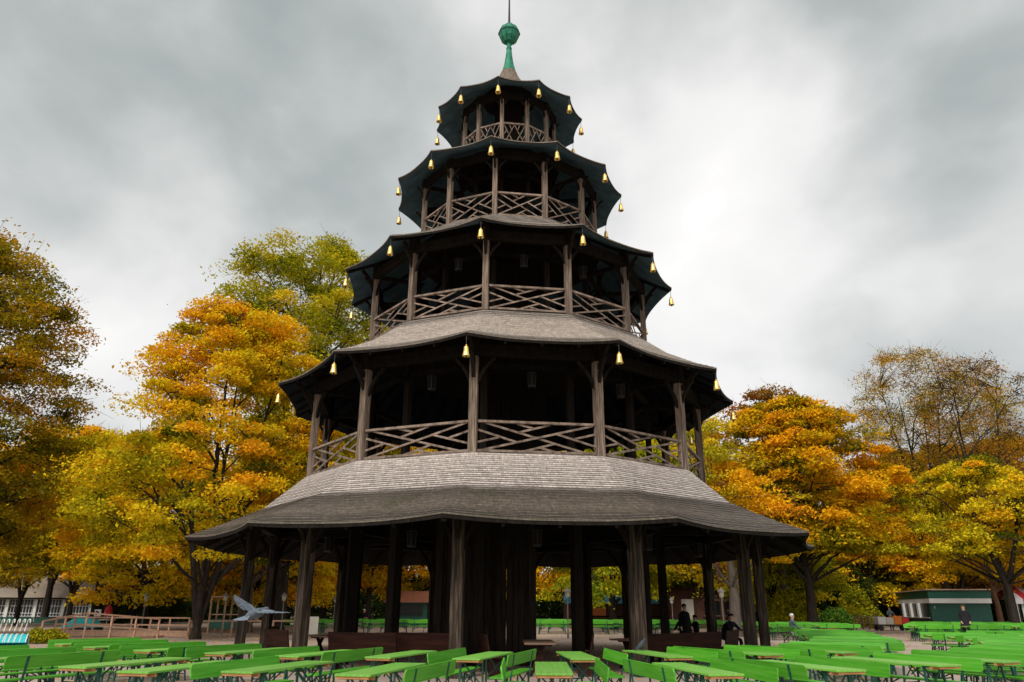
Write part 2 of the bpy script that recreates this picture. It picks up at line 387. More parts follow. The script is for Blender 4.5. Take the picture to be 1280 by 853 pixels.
def post(r, k, z0, z1, w, name='post', m=None, brace=0, parent=None):
    b = MB(); a = ang(k)
    M = Matrix.Rotation(a, 4, 'Z')
    h = z1-z0
    b.box((0,0,h/2), (w, w, h))
    bm = b
    o = b.obj(name, m or WOOD_V, tower, loc=pol(r, a, z0), rz=a, bevel=w*.06)
    if brace:
        c = MB(); t = Vector((1,0,0)); half = .5*2*r*math.sin(math.pi/12)
        def curved(p0, p1, bow):
            P = [p0.lerp(p1, t)+bow*math.sin(math.pi*t) for t in (0, .33, .66, 1)]
            for u_, v_ in zip(P[:-1], P[1:]): c.beam(u_, v_+(v_-u_)*.06, w*.42, w*.38)
        for sgn in (-1, 1):
            # braces follow the sides of the twelve-sided ring
            dr = Vector((math.cos(math.pi/12)*sgn, math.sin(math.pi/12), 0))
            curved(dr*(w*.3)+Vector((0,0,h-brace*1.15)), dr*min(brace*.8, half*.7)+Vector((0,0,h-.02)), -dr*brace*.07+Vector((0,0,brace*.07)))
        curved(Vector((0,-w*.3,h-brace*.9)), Vector((0,-brace*.7,h+brace*.05)), Vector((0,.04,.04)))
        c.obj('brace', WOOD_INNER, o)  # braces take the darker timber to imitate shade under the eaves
    return o

RAIL = [((.07,1),(.93,0)), ((.02,0),(.98,1)), ((0,.75),(.33,.34)), ((1,.25),(.67,.66)), ((0,.3),(.18,.49)), ((1,.7),(.82,.51)),
        ((.34,.68),(.62,1)), ((.66,.32),(.38,0)), ((.33,1),(.47,.85)), ((.67,0),(.53,.15))]
RAIL5 = [((0,0),(.5,1)), ((.5,0),(1,1)), ((0,1),(.22,.56)), ((.28,.44),(.5,0)), ((.5,1),(.72,.56)), ((.78,.44),(1,0)), ((.0,.5),(.14,.72)), ((.25,1),(.37,.74)), ((.63,.26),(.75,0)), ((.86,.28),(1,.5)), ((.25,0),(.36,.28)), ((.64,.72),(.75,1))]
def railing(r, k, z0, z1, w, patt, bar):
    a = pol(r, ang(k), 0); c = pol(r, ang(k+1), 0); d = (c-a).normalized(); a = a+d*w*.5; c = c-d*w*.5
    b = MB(); nrm = Vector((d.y, -d.x, 0))
    def P(u, v): p = a.lerp(c, u); p.z = z0+.05+(z1-.07-z0-.05)*v; return p
    b.beam(P(0,1)+Vector((0,0,.035)), P(1,1)+Vector((0,0,.035)), bar*2.0, .07)
    pb = MB(); pb.beam(P(0,0), P(1,0), bar*1.3, .07)
    for i, (p, q) in enumerate(patt):
        off = nrm*(bar*.28 if i % 2 else -bar*.28)
        pb.beam(P(*p)+off, P(*q)+off, bar*.5, bar, up=nrm.cross(P(*q)-P(*p)))
    o = b.obj('railing', WOOD_RAIL, tower); pb.obj('lattice', WOOD_RAIL, o)

# ground floor
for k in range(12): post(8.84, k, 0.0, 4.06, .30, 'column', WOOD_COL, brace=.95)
ring_beam(8.84, 4.17, .30, .24)
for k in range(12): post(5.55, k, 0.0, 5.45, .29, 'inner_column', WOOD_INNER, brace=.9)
ring_beam(5.55, 4.3, .22, .26, 'inner_ring_beam'); 
deck(7.25, 5.62)
for k in range(12):
    b = MB(); b.beam(pol(5.5, ang(k), 4.15), pol(8.9, ang(k), 4.15), .18, .22); b.obj('cross_beam', WOOD_DARK, tower)
# boarded stair enclosure
b = MB(); x0, x1, y0, y1 = -1.95, .75, -4.7, .6
def boards(b, p, q, z0, z1):
    p, q = Vector(p), Vector(q); L_ = (q-p).length; n = int(L_/.17); d = (q-p)/n; nr = Vector((d.y, -d.x, 0)).normalized()
    for i in range(n):
        o = nr*random.uniform(-.006, .012); b.beam(p+d*(i+.5)+o+Vector((0,0,z0)), p+d*(i+.5)+o+Vector((0,0,z1)), .165 if abs(nr.y) > .5 else .03, .03 if abs(nr.y) > .5 else .165, up=(0,1,0))
boards(b, (x0,y0,0), (x1,y0,0), 0, 5.5); boards(b, (x1,y0,0), (x1,y1,0), 0, 5.5); boards(b, (x0,y1,0), (x0,y0,0), 0, 5.5); boards(b, (x1,y1,0), (x0,y1,0), 0, 5.5)
for (x, y) in ((x0-.05,y0-.05),(x1+.05,y0-.05),(-.6,y0-.06)): b.box((x,y,2.75), (.22,.22,5.5))
b.obj('stair_enclosure', WOOD_INNER, tower)
# galleries
LV = [ # base z, R post, rail z, post top, post w, pattern, bar, inner post R
 (5.74, 7.19, 6.70, 8.62, .245, RAIL, .060, 5.35),
 (10.84, 5.41, 11.75, 13.36, .205, RAIL, .052, 3.75),
 (15.30, 3.66, 16.33, 17.74, .18, RAIL, .046, 2.1),
 (19.45, 2.03, 20.59, 21.72, .15, RAIL5, .036, 0),
]
for i, (z0, rp, zr, zt, w, patt, bar, ri) in enumerate(LV):
    for k in range(12):
        post(rp, k, z0-.05, zt, w, 'post', brace=(.75, .6, .5, .3)[i])
        railing(rp, k, z0+.02, zr, w, patt, bar)
    hh = (.80, .62, .42, .40)[i]
    for k in range(12):
        hb_ = MB(); hb_.box((0,0,hh/2), (w*1.25, w*1.25, hh)); hb_.obj('post_head', WOOD_INNER, tower, loc=pol(rp, ang(k), zt), rz=ang(k))
        ob = MB(); ob.beam(pol(rp+.05, ang(k), zt-.25), pol(rp+(.80,.55,.5,.5)[i], ang(k), zt+hh*.50), w*.45, w*.5)
        if i < 2: ob.obj('outrigger', WOOD_INNER, tower)
    ring_beam(rp+.02, zt+.20, w*.9, .34)
    deck(rp+.2, z0-.06)
    if ri:
        for k in range(12): post(ri, k, z0-.05, zt+.9+(.3 if i < 2 else 0), w*.85, 'inner_post', WOOD_INNER, brace=.5)
        ring_beam(ri, zt+.3, w*.7, .16, 'inner_ring_beam')
        for k in range(12):
            b = MB(); b.beam(pol(ri, ang(k), zt+.12), pol(rp, ang(k), zt+.12), w*.6, .14); b.obj('cross_beam', WOOD_DARK, tower)
    # boarded spiral stair core of this storey
    c = MB(); rc = (1.5, 1.25, .95, .6)[i]
    for q in range(24):
        a = q*math.pi/12; c.beam(pol(rc, a, z0-.05), pol(rc, a, zt+1.2), .02, rc*.25, up=(math.cos(a), math.sin(a), 0))
    c.obj('stair_core', WOOD_INNER, tower)
deck(1.2, 23.2)
# finial
fin = MB(); fin.lathe([(.92,23.62),(.78,23.85),(.60,24.15),(.45,24.45),(.355,24.70),(.34,24.74)], 12, phase=PHI).obj('cap', THATCH, tower)
b = MB(); b.lathe([(.345,24.70),(.31,24.82),(.22,25.2),(.155,25.65),(.12,26.0),(.11,26.05),(.13,26.06),(.13,26.12),(.10,26.14),(.10,26.5)], 16)
fo = b.obj('finial', COPPER, tower, smooth=True)
b = MB(); b.lathe([(.10,26.42),(.24,26.46),(.40,26.66),(.49,26.93),(.49,26.97),(.41,27.18),(.28,27.36),(.12,27.42)], 10)
b.obj('ball', COPPER, fo)
b = MB(); b.lathe([(.495,26.93),(.52,26.93),(.52,26.975),(.495,26.975)], 10)
for q in range(10):
    a = q*math.pi/5
    pr = [(.245,26.46),(.405,26.66),(.495,26.93),(.495,26.97),(.415,27.18),(.285,27.36)]
    b.tube([(r*math.cos(a)*1.005, r*math.sin(a)*1.005, z) for r, z in pr], .014, 4)
b.obj('seam', COPPER_D, fo)
b = MB(); b.tube([(0,0,27.4),(0,0,28.2),(0,0,29.6),(0,0,31.2)], [.06,.045,.03,.012], 8); b.obj('spike', IRON, fo)

# ------------------------------------------------------------------ bells and lanterns
bell0 = thing('bell', '', 'bell', group='gilded bells hanging from the roof corners')
b = MB(); b.tube([(0,0,0),(0,0,-.30)], .008, 5); b.obj('wire', WIRE, bell0)
b = MB(); b.lathe([(.012,-.25),(.022,-.27),(.022,-.29),(.045,-.30),(.060,-.34),(.070,-.43),(.082,-.51),(.098,-.555),(.100,-.57),(.084,-.57),(.06,-.45),(.02,-.33)], 14)
bb = b.obj('bell_body', GOLD, bell0, smooth=True)
b = MB(); b.tube([(0,0,-.40),(0,0,-.58)], .010, 6).lathe([(.005,-.62),(.026,-.61),(.026,-.575),(.005,-.565)], 8); b.obj('clapper', IRON, bell0)
first = True
LVN = {2:'second roof from the bottom', 3:'middle roof', 4:'second roof from the top', 5:'topmost roof'}
BELL = {2:(8.57,8.914,1.1,range(-2,5)), 3:(6.616,13.631,1.12,range(-3,5)), 4:(4.83,17.993,1.15,range(-3,5)), 5:(3.278,21.922,1.18,range(-4,5))}
for lv, (r, z, s, ks) in BELL.items():
    items = []
    for k in ks:
        p = pol(r-.06, ang(k), z-.09); items.append((p.x/(p.y+CAM_D), k, p))
    items.sort(key=lambda t: t[0]); n = len(items)
    for i, (_, k, p) in enumerate(items):
        where = 'leftmost' if i == 0 else 'rightmost' if i == n-1 else ORD[i]+' from the left'
        lab = 'gilded bell under the eave of the %s, %s' % (LVN[lv], where)
        if first: bell0.location = p; bell0['label'] = lab; bell0.scale = (s,)*3; bell0.rotation_euler.z = 1.0; first = False
        else: dup(bell0, p, random.uniform(0, 6), lab, scale=s)
lan0 = thing('lantern', '', 'lantern', group='dark hanging lanterns inside the tower')
b = MB(); b.tube([(0,0,.5),(0,0,0)], .01, 5); b.lathe([(.02,0),(.05,-.02),(.17,-.12),(.17,-.14),(.02,-.14)], 6); b.lathe([(.13,-.56),(.14,-.53),(.14,-.52),(.05,-.50)], 6)
for q in range(6):
    a = q*math.pi/3; b.beam((.15*math.cos(a), .15*math.sin(a), -.13), (.125*math.cos(a), .125*math.sin(a), -.54), .016, .016)
b.obj('lantern_frame', IRON, lan0)
b = MB(); b.lathe([(.118,-.53),(.142,-.14)], 6); b.obj('glass', WOOD_DARK, lan0)
b = MB(); b.lathe([(.008,-.36),(.02,-.33),(.02,-.29),(.008,-.27)], 8); b.obj('bulb', LAMPG, lan0)
LAN = [(-6.3,1,'ground floor'),(-.55,1,'g'),]
spots = []
for k in (-1.5, -.5, .5, 1.5, 2.5): spots.append((6.9, k, 3.75, 'ground floor'))
for k in (-1.5, -.5, .5, 1.5): spots.append((6.1, k, 8.55, 'second storey'))
for k in (-.5, .5, 1.5): spots.append((4.5, k, 13.35, 'third storey'))
cnt = {}
for j, (r, k, z, st) in enumerate(spots):
    cnt[st] = cnt.get(st, 0)+1
    lab = 'dark six-sided lantern hanging inside the %s of the tower, %s from the left' % (st, ORD[cnt[st]-1])
    p = pol(r, ang(k), z)
    if j == 0: lan0.location = p; lan0['label'] = lab
    else: dup(lan0, p, k, lab)

# ------------------------------------------------------------------ beer tables and benches
def board(mb, length, w, th, z, rc=.03):
    """flat board, long axis y, with rounded corners"""
    pts = []
    for sx, sy, a0 in ((1,1,0),(-1,1,90),(-1,-1,180),(1,-1,270)):
        cx, cy = sx*(w/2-rc), sy*(length/2-rc)
        for i in range(4):
            a = R(a0+i*30); pts.append((cx+rc*math.cos(a), cy+rc*math.sin(a)))
    mb.prism(pts, z-th, z)
table0 = thing('beer_table', '', 'table')
b = MB(); board(b, 2.3, .52, .028, .76); b.obj('tabletop', GREEN_TOP, table0, bevel=.004)
for s in (-1, 1):
    b = MB(); b.box((0, s*.98, .708), (.50,.05,.046)); b.box((0, s*1.125, .717), (.46,.022,.03)); b.obj('batten', PINE, table0)
    b = MB()
    for x in (-.2, .2):
        b.beam((x*1.0, s*.80, .73), (x*1.12, s*.86, 0), .032, .032, up=(0,1,0))
    b.beam((-.2,s*.80,.715),(.2,s*.80,.715),.03,.03); b.beam((-.215,s*.835,.28),(.215,s*.835,.28),.022,.022)
    lf = b.obj('leg_frame', STEEL_G, table0)
    b = MB(); b.beam((-.19,s*.80,.70),(.21,s*.84,.30),.016,.022); b.beam((.19,s*.802,.70),(-.21,s*.842,.30),.016,.022)
    b.beam((0,s*.82,.42),(0,s*.35,.72),.016,.022); b.obj('brace', STEEL_G, lf)
bench0 = thing('beer_bench', '', 'bench')
b = MB(); board(b, 2.2, .28, .026, .47); b.obj('seat', GREEN, bench0, bevel=.004)
b = MB()
M = Matrix.Translation((.185, 0, .73)) @ Matrix.Rotation(R(9), 4, 'Y') @ Matrix.Rotation(R(90), 4, 'Y')
tmp = MB(); board(tmp, 2.2, .20, .024, .012, .045); b.add([M @ Vector(v) for v in tmp.v], tmp.f); b.obj('backrest', GREEN, bench0, bevel=.003)
for s in (-1, 1):
    b = MB()
    for x in (-.10, .10): b.beam((x, s*.78, .445), (x*1.25, s*.84, 0), .026, .026, up=(0,1,0))
    b.beam((-.12,s*.79,.43),(.12,s*.79,.43),.026,.026); b.beam((-.12,s*.83,.14),(.12,s*.83,.14),.02,.02)
    lf = b.obj('leg_frame', STEEL_G, bench0)
    b = MB(); b.beam((-.1,s*.79,.42),(.115,s*.83,.15),.014,.02); b.beam((.1,s*.792,.42),(-.115,s*.832,.15),.014,.02); b.beam((0,s*.82,.25),(0,s*.4,.44),.014,.02); b.obj('brace', STEEL_G, lf)
    b = MB(); b.beam((.11,s*.72,.20),(.165,s*.72,.50),.028,.03,up=(0,1,0)); b.beam((.165,s*.72,.50),(.218,s*.72,.815),.04,.014,up=(1,0,0)); b.obj('back_support', STEEL_G, bench0)
used = {'t': False, 'b': False}
def put(kind, proto, x, y, a, label, group, z=0):
    if not used[kind]:
        used[kind] = True; proto.location = (x, y, z); proto.rotation_euler.z = a; proto['label'] = label; proto['group'] = group; return proto
    return dup(proto, (x, y, z), a, label, group)
SETS = []   # (ring, x, y, angle deg, left bench, right bench)
# outer ring (nearest the camera)
for (x, y, a, l, r) in [(.71,-16.08,2,1,1), (2.83,-16.1,-9,1,1), (4.72,-15.35,-17,1,1), (6.7,-14.25,-22,0,1), (8.2,-13.35,-28,0,1),
                        (-1.75,-16.4,13,0,1), (-3.35,-16.0,16,1,0), (-4.78,-16.05,14,0,0), (-5.98,-15.25,17,0,0), (-8.25,-14.0,22,1,1)]:
    SETS.append(('outer', x, y, a, l, r))
for t, a in ((37.5,-36), (44.5,-44), (51.5,-54), (58.5,-61), (65.5,-67), (72.5,-71), (79.5,-75), (86.5,-79)):
    SETS.append(('outer', 15.6*math.sin(R(t)), -15.6*math.cos(R(t)), a, 1, 1))
SETS.append(('outer', -9.75, -12.75, 30, 1, 1))
# inner ring (nearest the tower)
for (x, y, a, l, r) in [(1.35,-12.95,-3,0,1), (-.38,-13.1,15,1,1), (2.97,-12.3,-13,0,1), (4.75,-11.5,-26,1,1), (6.5,-10.75,-31,1,1),
                        (-1.95,-12.75,16,0,0), (-3.55,-12.55,20,1,1), (-5.1,-11.75,22,1,0)]:
    SETS.append(('inner', x, y, a, l, r))
for x, y, a in ((7.75,-9.2,-61), (9.0,-7.55,-65), (9.85,-5.65,-68), (10.4,-3.7,-72), (11.1,-1.65,-80), (11.9,.5,-88), (12.5,2.6,-94)): SETS.append(('inner', x, y, a, 1, 1))
for t in (-31.5, -40, -48): SETS.append(('inner', 12.9*math.sin(R(t)), -12.9*math.cos(R(t)), -t*.9, 1, 1))
for t in (88, 95): SETS.append(('far', 18.8*math.sin(R(t)), -18.8*math.cos(R(t)), -t*.9, 1, 1))
# fields of tables further off
def field(name, x0, nx, dx, y0, ny, dy, a):
    ca, sa = math.cos(R(a)), math.sin(R(a))
    for j in range(ny):
        for i in range(nx):
            u, v = i*dx+(j % 2)*.6, j*dy
            SETS.append((name, x0+u*ca-v*sa, y0+u*sa+v*ca, 90-a+random.uniform(-2,2), 1, 1))
for j in range(5):
    for i in range(6): SETS.append(('kiosk', 22.6+.55*j*2.3+i*2.65, 14+j*2.3, 90+random.uniform(-2,2), 1, 1))
field('behind', 3.0, 5, 2.7, 23, 3, 2.3, -3)
field('beyond', 15.2, 2, 2.6, 15.0, 3, 2.6, 0)
SETS.append(('senior', 13.42, 7.7, 0, 1, 0))
field('playground', -13.4, 4, 2.8, 22, 2, 2.5, 4)
def px_of(x, y, z=.76):
    d = y+CAM_D; return 640+993.1*(x/d-.00693)
where = {'outer':'ring nearest the camera', 'inner':'ring next to the tower', 'far':'right edge behind the outer ring',
         'kiosk':'field beside the green kiosk', 'behind':'field seen behind the tower', 'beyond':'block right of the far columns', 'playground':'block behind the left columns', 'senior':'spot where the white-haired person sits'}
for ring in where:
    S = sorted([s for s in SETS if s[0] == ring], key=lambda s: px_of(s[1], s[2]))
    n = len(S)
    rows_ = {}
    for i, s in enumerate(S):
        _, x, y, a, l, r = s; ra = -R(a)
        grp = 'green beer tables, ' + where[ring]; gb = 'green beer benches, ' + where[ring]
        if n == 1:
            o_ = 'alone'; lab = 'single green beer table in front of the white-haired seated person'; lb = 1
        elif n <= 20:
            o_ = 'leftmost' if i == 0 else 'rightmost' if i == n-1 else ORD[i] + ' from left'
            lab = 'green beer table, %s in the %s' % (o_, where[ring])
            lb = 1
        else:
            dist = sorted([q for q in S], key=lambda q: q[2]); rw = int(round((y-14)/2.3)); 
            rw = max(0, min(5, rw)); mates = sorted([q[1] for q in S if max(0, min(5, int(round((q[2]-14)/2.3)))) == rw]); ci = mates.index(x)
            o_ = '%s in the %s row' % (ORD[ci], ORD[rw]); lab = 'green beer table by the green kiosk, %s from the front' % o_
            lb = None
        put('t', table0, x, y, ra, lab, grp)
        off = .545
        cx, sx = math.cos(ra), math.sin(ra)
        for side, flag in (('left', l), ('right', r)):
            if not flag: continue
            sg = -1 if side == 'left' else 1
            jit = random.uniform(-.05, .05); ja = R(random.uniform(-1.2, 1.2))
            bx, by = x+sg*off*cx - jit*sx, y+sg*off*sx + jit*cx
            if 60 < abs(a) < 120:
                sd = 'near' if by < y else 'far'
            else: sd = side
            if lb: L_ = 'green bench, %s side of table %s, %s' % (sd, o_, where[ring])
            else: L_ = 'green bench, %s side of kiosk field table %s' % (sd, o_)
            put('b', bench0, bx, by, ra+ja+(math.pi if sg < 0 else 0), L_, gb)

# ------------------------------------------------------------------ brown furniture under the tower
bb0 = thing('brown_bench', '', 'bench')
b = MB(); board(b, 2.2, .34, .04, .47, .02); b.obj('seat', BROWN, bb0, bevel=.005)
b = MB(); b.beam((.17,0,.49),(.25,0,.96), 2.2, .035, up=(1,0,0)); 
b.obj('backrest', BROWN, bb0, bevel=.006)
for s in (-1, 1):
    b = MB(); b.prism([(-.16,s*.9-.03),(.18,s*.9-.03),(.18,s*.9+.03),(-.16,s*.9+.03)], 0, .43); b.beam((.14,s*.9,.40),(.21,s*.9,.80),.05,.05,up=(1,0,0)); b.obj('leg', BROWN, bb0)
bt0 = thing('brown_table', '', 'table')
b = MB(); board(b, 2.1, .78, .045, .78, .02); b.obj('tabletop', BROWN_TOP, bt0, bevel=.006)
for s in (-1, 1):
    b = MB(); b.beam((-.24,s*.75,0),(.10,s*.75,.735),.09,.05,up=(0,1,0)); b.beam((.24,s*.752,0),(-.10,s*.752,.735),.09,.05,up=(0,1,0)); b.box((0,s*.75,.715),(.6,.07,.05)); b.obj('leg', BROWN, bt0)
def sect(kk, r): 
    a = ang(kk); return r*math.sin(a), -r*math.cos(a), a
BB = [(-2.5,7.7),(-1.62,7.9),(-.66,7.9),(-.30,7.3),(1.28,7.9),(1.72,7.7),(2.4,7.6)]
BB.sort(key=lambda q: px_of(*sect(*q)[:2]))
first = True
for i, (kk, r) in enumerate(BB):
    x, y, a = sect(kk, r); lab = 'dark brown bench with its solid back outward between tower columns, %s' % ('leftmost' if i == 0 else 'rightmost' if i == len(BB)-1 else ORD[i]+' from left')
    rz = a - math.pi/2    # backrest (+x side) turned outwards
    if first: bb0.location = (x,y,0); bb0.rotation_euler.z = rz; bb0['label'] = lab; bb0['group'] = 'brown benches under the tower'; first = False
    else: dup(bb0, (x,y,0), rz, lab)
dup(bb0, (-.35,-7.6,0), R(180+8), 'brown bench end-on, left of the wooden table in the tower entrance')
dup(bb0, (2.05,-7.3,0), R(-6), 'brown bench end-on, right of the wooden table in the tower entrance')
BT = [(-1.5,6.6),(-.5,6.6),(1.5,6.6),(2.5,6.5)]
bt0.location = (.86,-7.5,0); bt0['label'] = 'brown trestle table standing in the tower entrance behind the green tables'; bt0['group'] = 'brown tables under the tower'
for i, (kk, r) in enumerate(BT):
    x, y, a = sect(kk, r); dup(bt0, (x,y,0), a+math.pi/2, 'brown trestle table inside the tower, %s of four behind the brown benches' % (('leftmost','second from left','third from left','rightmost')[i]))

# ------------------------------------------------------------------ people
def skin_body(name, joints, edges, radii, mats, zone, parent=None, sub=2):
    me = bpy.data.meshes.new(name+'_skeleton'); me.from_pydata(joints, edges, []); me.update()
    o = bpy.data.objects.new(name+'_tmp', me); COL.objects.link(o)
    md = o.modifiers.new('skin', 'SKIN'); sv = me.skin_vertices[0].data
    for i, r in enumerate(radii):
        sv[i].radius = r if isinstance(r, tuple) else (r, r); sv[i].use_root = (i == 0)
    md.use_smooth_shade = True
    ss = o.modifiers.new('sub', 'SUBSURF'); ss.levels = sub; ss.render_levels = sub
    dg = bpy.context.evaluated_depsgraph_get(); ev = o.evaluated_get(dg)
    m2 = bpy.data.meshes.new_from_object(ev)
    bpy.data.objects.remove(o)
    m2.name = name; m2.materials.clear()
    for mm in mats: m2.materials.append(mm)
    J = [Vector(j) for j in joints]
    for p in m2.polygons:
        c = p.center; best = 1e9; bi = 0
        for ei, (a, b_) in enumerate(edges):
            A, B = J[a], J[b_]; t = max(0, min(1, (c-A).dot(B-A)/max(1e-9, (B-A).length_squared))); dd = (A+(B-A)*t-c).length
            if dd < best: best = dd; bi = ei
        p.material_index = zone[bi]; p.use_smooth = True
    r = bpy.data.objects.new(name, m2); COL.objects.link(r)
    if parent is not None: r.parent = parent
    return r
SKIN = mat_noise('skin', (.45,.24,.17), (.55,.31,.23), (6,6,6), .5, 0, 3, .4)
def cloth(n, c): return mat_noise(n, tuple(x*.7 for x in c), tuple(x*1.2 for x in c), (9,9,9), .9, .25, 5, .1)
C_BLACK = cloth('black_coat_cloth', (.008,.008,.010)); C_NAVY = cloth('dark_navy_cloth', (.010,.012,.022)); C_GREY = cloth('grey_blue_cloth', (.10,.14,.15))
C_JEANS = cloth('light_trousers', (.30,.27,.25)); C_CHAR = cloth('charcoal_coat_cloth', (.022,.022,.026)); C_RED = cloth('red_scarf_cloth', (.35,.05,.04))
H_BLACK = cloth('black_hair', (.012,.009,.008)); H_WHITE = cloth('white_hair', (.72,.70,.68)); H_BROWN = cloth('brown_hair', (.09,.05,.03))
def person(label, loc, rz, pose, top, legs, hair, scale=1.0, coat=False, arms='down', lean=0.0, hood=False, group=None):
    """front is -y. standing height 1.75"""
    root = thing('person', label, 'person', loc, rz, group); root.scale = (scale,)*3
    if pose == 'stand': hip, knee, foot, kneez = .93, (0,-.02,.50), None, 0
    J = []; E = []; Rr = []; Z = []
    def v(p, r): J.append(p); Rr.append(r); return len(J)-1
    def e(a, b_, z): E.append((a, b_)); Z.append(z)
    H = .93 if pose == 'stand' else .56
    ln = lean
    pel = v((0,0,H+.02), (.15,.115)); wai = v((0,-ln*.25,H+.20), (.135,.10)); che = v((0,-ln*.65,H+.40), (.17,.115)); shb = v((0,-ln*.9,H+.53), (.12,.085))
    nec = v((0,-ln-.01,H+.60), .055); h0 = v((0,-ln-.025,H+.70), (.078,.09)); h1 = v((0,-ln-.02,H+.80), (.062,.07))
    e(pel,wai,0); e(wai,che,0); e(che,shb,0); e(shb,nec,0 if not hood else 0); e(nec,h0,2); e(h0,h1,2)
    if coat: 
        for z_ in (0,): pass
    for s in (-1, 1):
        sh = v((s*.19,-ln*.85,H+.50), .062)
        if arms == 'table':
            el = v((s*.24,-ln-.14,H+.26), .048); wr = v((s*.12,-ln-.36,H+.235), .032)
        elif arms == 'pocket':
            el = v((s*.27,.03,H+.24), .052); wr = v((s*.20,-.08,H+.03), .036)
        elif arms == 'push':
            el = v((s*.25,-.10,H+.27), .05); wr = v((s*.20,-.36,H+.22), .034)
        else:
            el = v((s*.26,-ln*.5+.02,H+.24), .050); wr = v((s*.27,-ln*.5-.06,H+.01), .034)
        pa = Vector(J[wr]); dr = (pa-Vector(J[el])).normalized()
        ha = v(tuple(pa+dr*.075), (.034,.02))
        e(shb,sh,0); e(sh,el,0); e(el,wr,0); e(wr,ha,2)
        side = dr.cross(Vector((0,0,1)) if abs(dr.z) < .8 else Vector((0,1,0))).normalized(); dn = dr.cross(side).normalized()
        for q in range(4):
            b0 = Vector(J[ha])+side*(q-1.5)*.019; ll = (.036,.042,.039,.030)[q]
            f0 = v(tuple(b0+dr*.02), .0095); f1 = v(tuple(b0+dr*(.02+ll)+dn*.008), .0088); f2 = v(tuple(b0+dr*(.02+ll*1.7)+dn*.03), .007)
            e(ha,f0,2); e(f0,f1,2); e(f1,f2,2)
        t0 = v(tuple(pa+dr*.03+side*.034*s), .0105); t1 = v(tuple(pa+dr*.075+side*.055*s+dn*.012), .009); e(wr,t0,2); e(t0,t1,2)
        hp = v((s*.095,0,H-.04), .098); e(pel,hp,1)
        if pose == 'stand':
            kn = v((s*.105,-.02 - .03*s,.50), .066); an = v((s*.11,.02+.05*s,.09), .045); to = v((s*.12,-.13+.05*s,.045), (.045,.035))
        else:
            kn = v((s*.12,-.44,.50), .066); an = v((s*.13,-.46,.09), .045); to = v((s*.14,-.60,.045), (.045,.035))
        e(hp,kn,1); e(kn,an,1); e(an,to,3)
    body = skin_body('body', J, E, Rr, [top, legs, SKIN, C_BLACK], Z, root)
    hz = H+.755; hy = -ln-.02
    # face: nose, eyes, mouth and ears
    fb = MB(); fb.lathe([(.003,-.018),(.013,-.012),(.010,.004),(.004,.026)], 8, c=(0,hy-.088,hz-.02)); 
    for s in (-1, 1): fb.lathe([(.006,-.026),(.014,-.012),(.016,.012),(.008,.028)], 8, c=(s*.078,hy+.004,hz-.01))
    fb.obj('nose_and_ears', SKIN, body, smooth=True).name = 'face'
    eb = MB()
    for s in (-1, 1): eb.lathe([(.002,-.006),(.009,-.003),(.009,.003),(.002,.006)], 8, c=(s*.03,hy-.078,hz+.008))
    eb.obj('eye', C_BLACK, body, smooth=True)
    mb_ = MB(); mb_.box((0,hy-.082,hz-.055),(.045,.012,.010)); mb_.obj('mouth', cloth('lip', (.30,.09,.08)), body)
    hb = MB(); n = 18
    prof = [(.080,-.035),(.092,.0),(.095,.035),(.082,.072),(.055,.098),(.012,.108)]
    for rr_, zz_ in prof:
        for k in range(n):
            a = 2*math.pi*k/n; x = rr_*math.sin(a)*.96; y = -rr_*math.cos(a)*1.1
            fr = max(0, math.cos(a)); z = hz+zz_ + fr*max(0, .05-zz_)*.9
            hb.v.append((x, hy+y+.012+fr*.016*(zz_ < .04), z+.004*math.sin(5*a)))
    for i in range(len(prof)-1):
        for k in range(n): hb.f.append((i*n+k, i*n+(k+1) % n, (i+1)*n+(k+1) % n, (i+1)*n+k))
    hb.f.append(tuple(range((len(prof)-1)*n, len(prof)*n)))
    hb.obj('hair' if not hood else 'hood', hair, root, smooth=True)
    if coat:
        cb = MB(); n = 20
        pr = [(.255,.62),(.245,.78),(.225,.95),(.205,1.10),(.215,1.28),(.20,1.40)] if pose == 'stand' else [(.22,.48),(.215,.62),(.205,.78),(.20,.96),(.17,1.06)]
        for rr_, z_ in pr:
            for k in range(n):
                a = 2*math.pi*k/n; w = 1+.05*math.sin(3*a+z_*9)
                cb.v.append((rr_*math.sin(a)*w, -rr_*.72*math.cos(a)*w - ln*max(0, (z_-H))*1.2, z_))
        for i in range(len(pr)-1):
            for k in range(n): cb.f.append((i*n+k, i*n+(k+1) % n, (i+1)*n+(k+1) % n, (i+1)*n+k))
        c_ = cb.obj('coat', top, root, smooth=True)
    return root
person('standing person in a black hooded coat inside the tower', (6.95,2.6,0), R(30), 'stand', C_BLACK, C_BLACK, H_BLACK, .98, coat=True, hood=True)
person('seated person in dark clothes and red scarf, left of the seated pair', (7.15,3.9,-.02), R(-60), 'sit', C_NAVY, C_BLACK, H_BLACK, 1.0, arms='table', lean=.06, group='people at a table under the tower')
person('seated person in black jacket with a bare face, turned to the left', (7.75,4.1,-.02), R(-75), 'sit', C_BLACK, C_BLACK, H_BLACK, .96, arms='table', lean=.05, group='people at a table under the tower')
person('bulky person in black coat hunched over the table under the tower', (8.62,3.0,-.02), R(40), 'sit', C_BLACK, C_BLACK, H_BLACK, 1.0, coat=True, arms='table', lean=.22, group='people at a table under the tower').scale = (1.35, 1.2, 1.0)
person('white-haired person in a grey jacket sitting at a green table on the right', (12.88,7.72,-.03), R(90), 'sit', C_GREY, C_JEANS, H_WHITE, 1.0, arms='table', lean=.08)
person('person in a long dark coat standing among the green tables near the kiosk', (24.8,14.6,0), R(-20), 'stand', C_CHAR, C_BLACK, H_BROWN, 1.02, coat=True, arms='pocket')
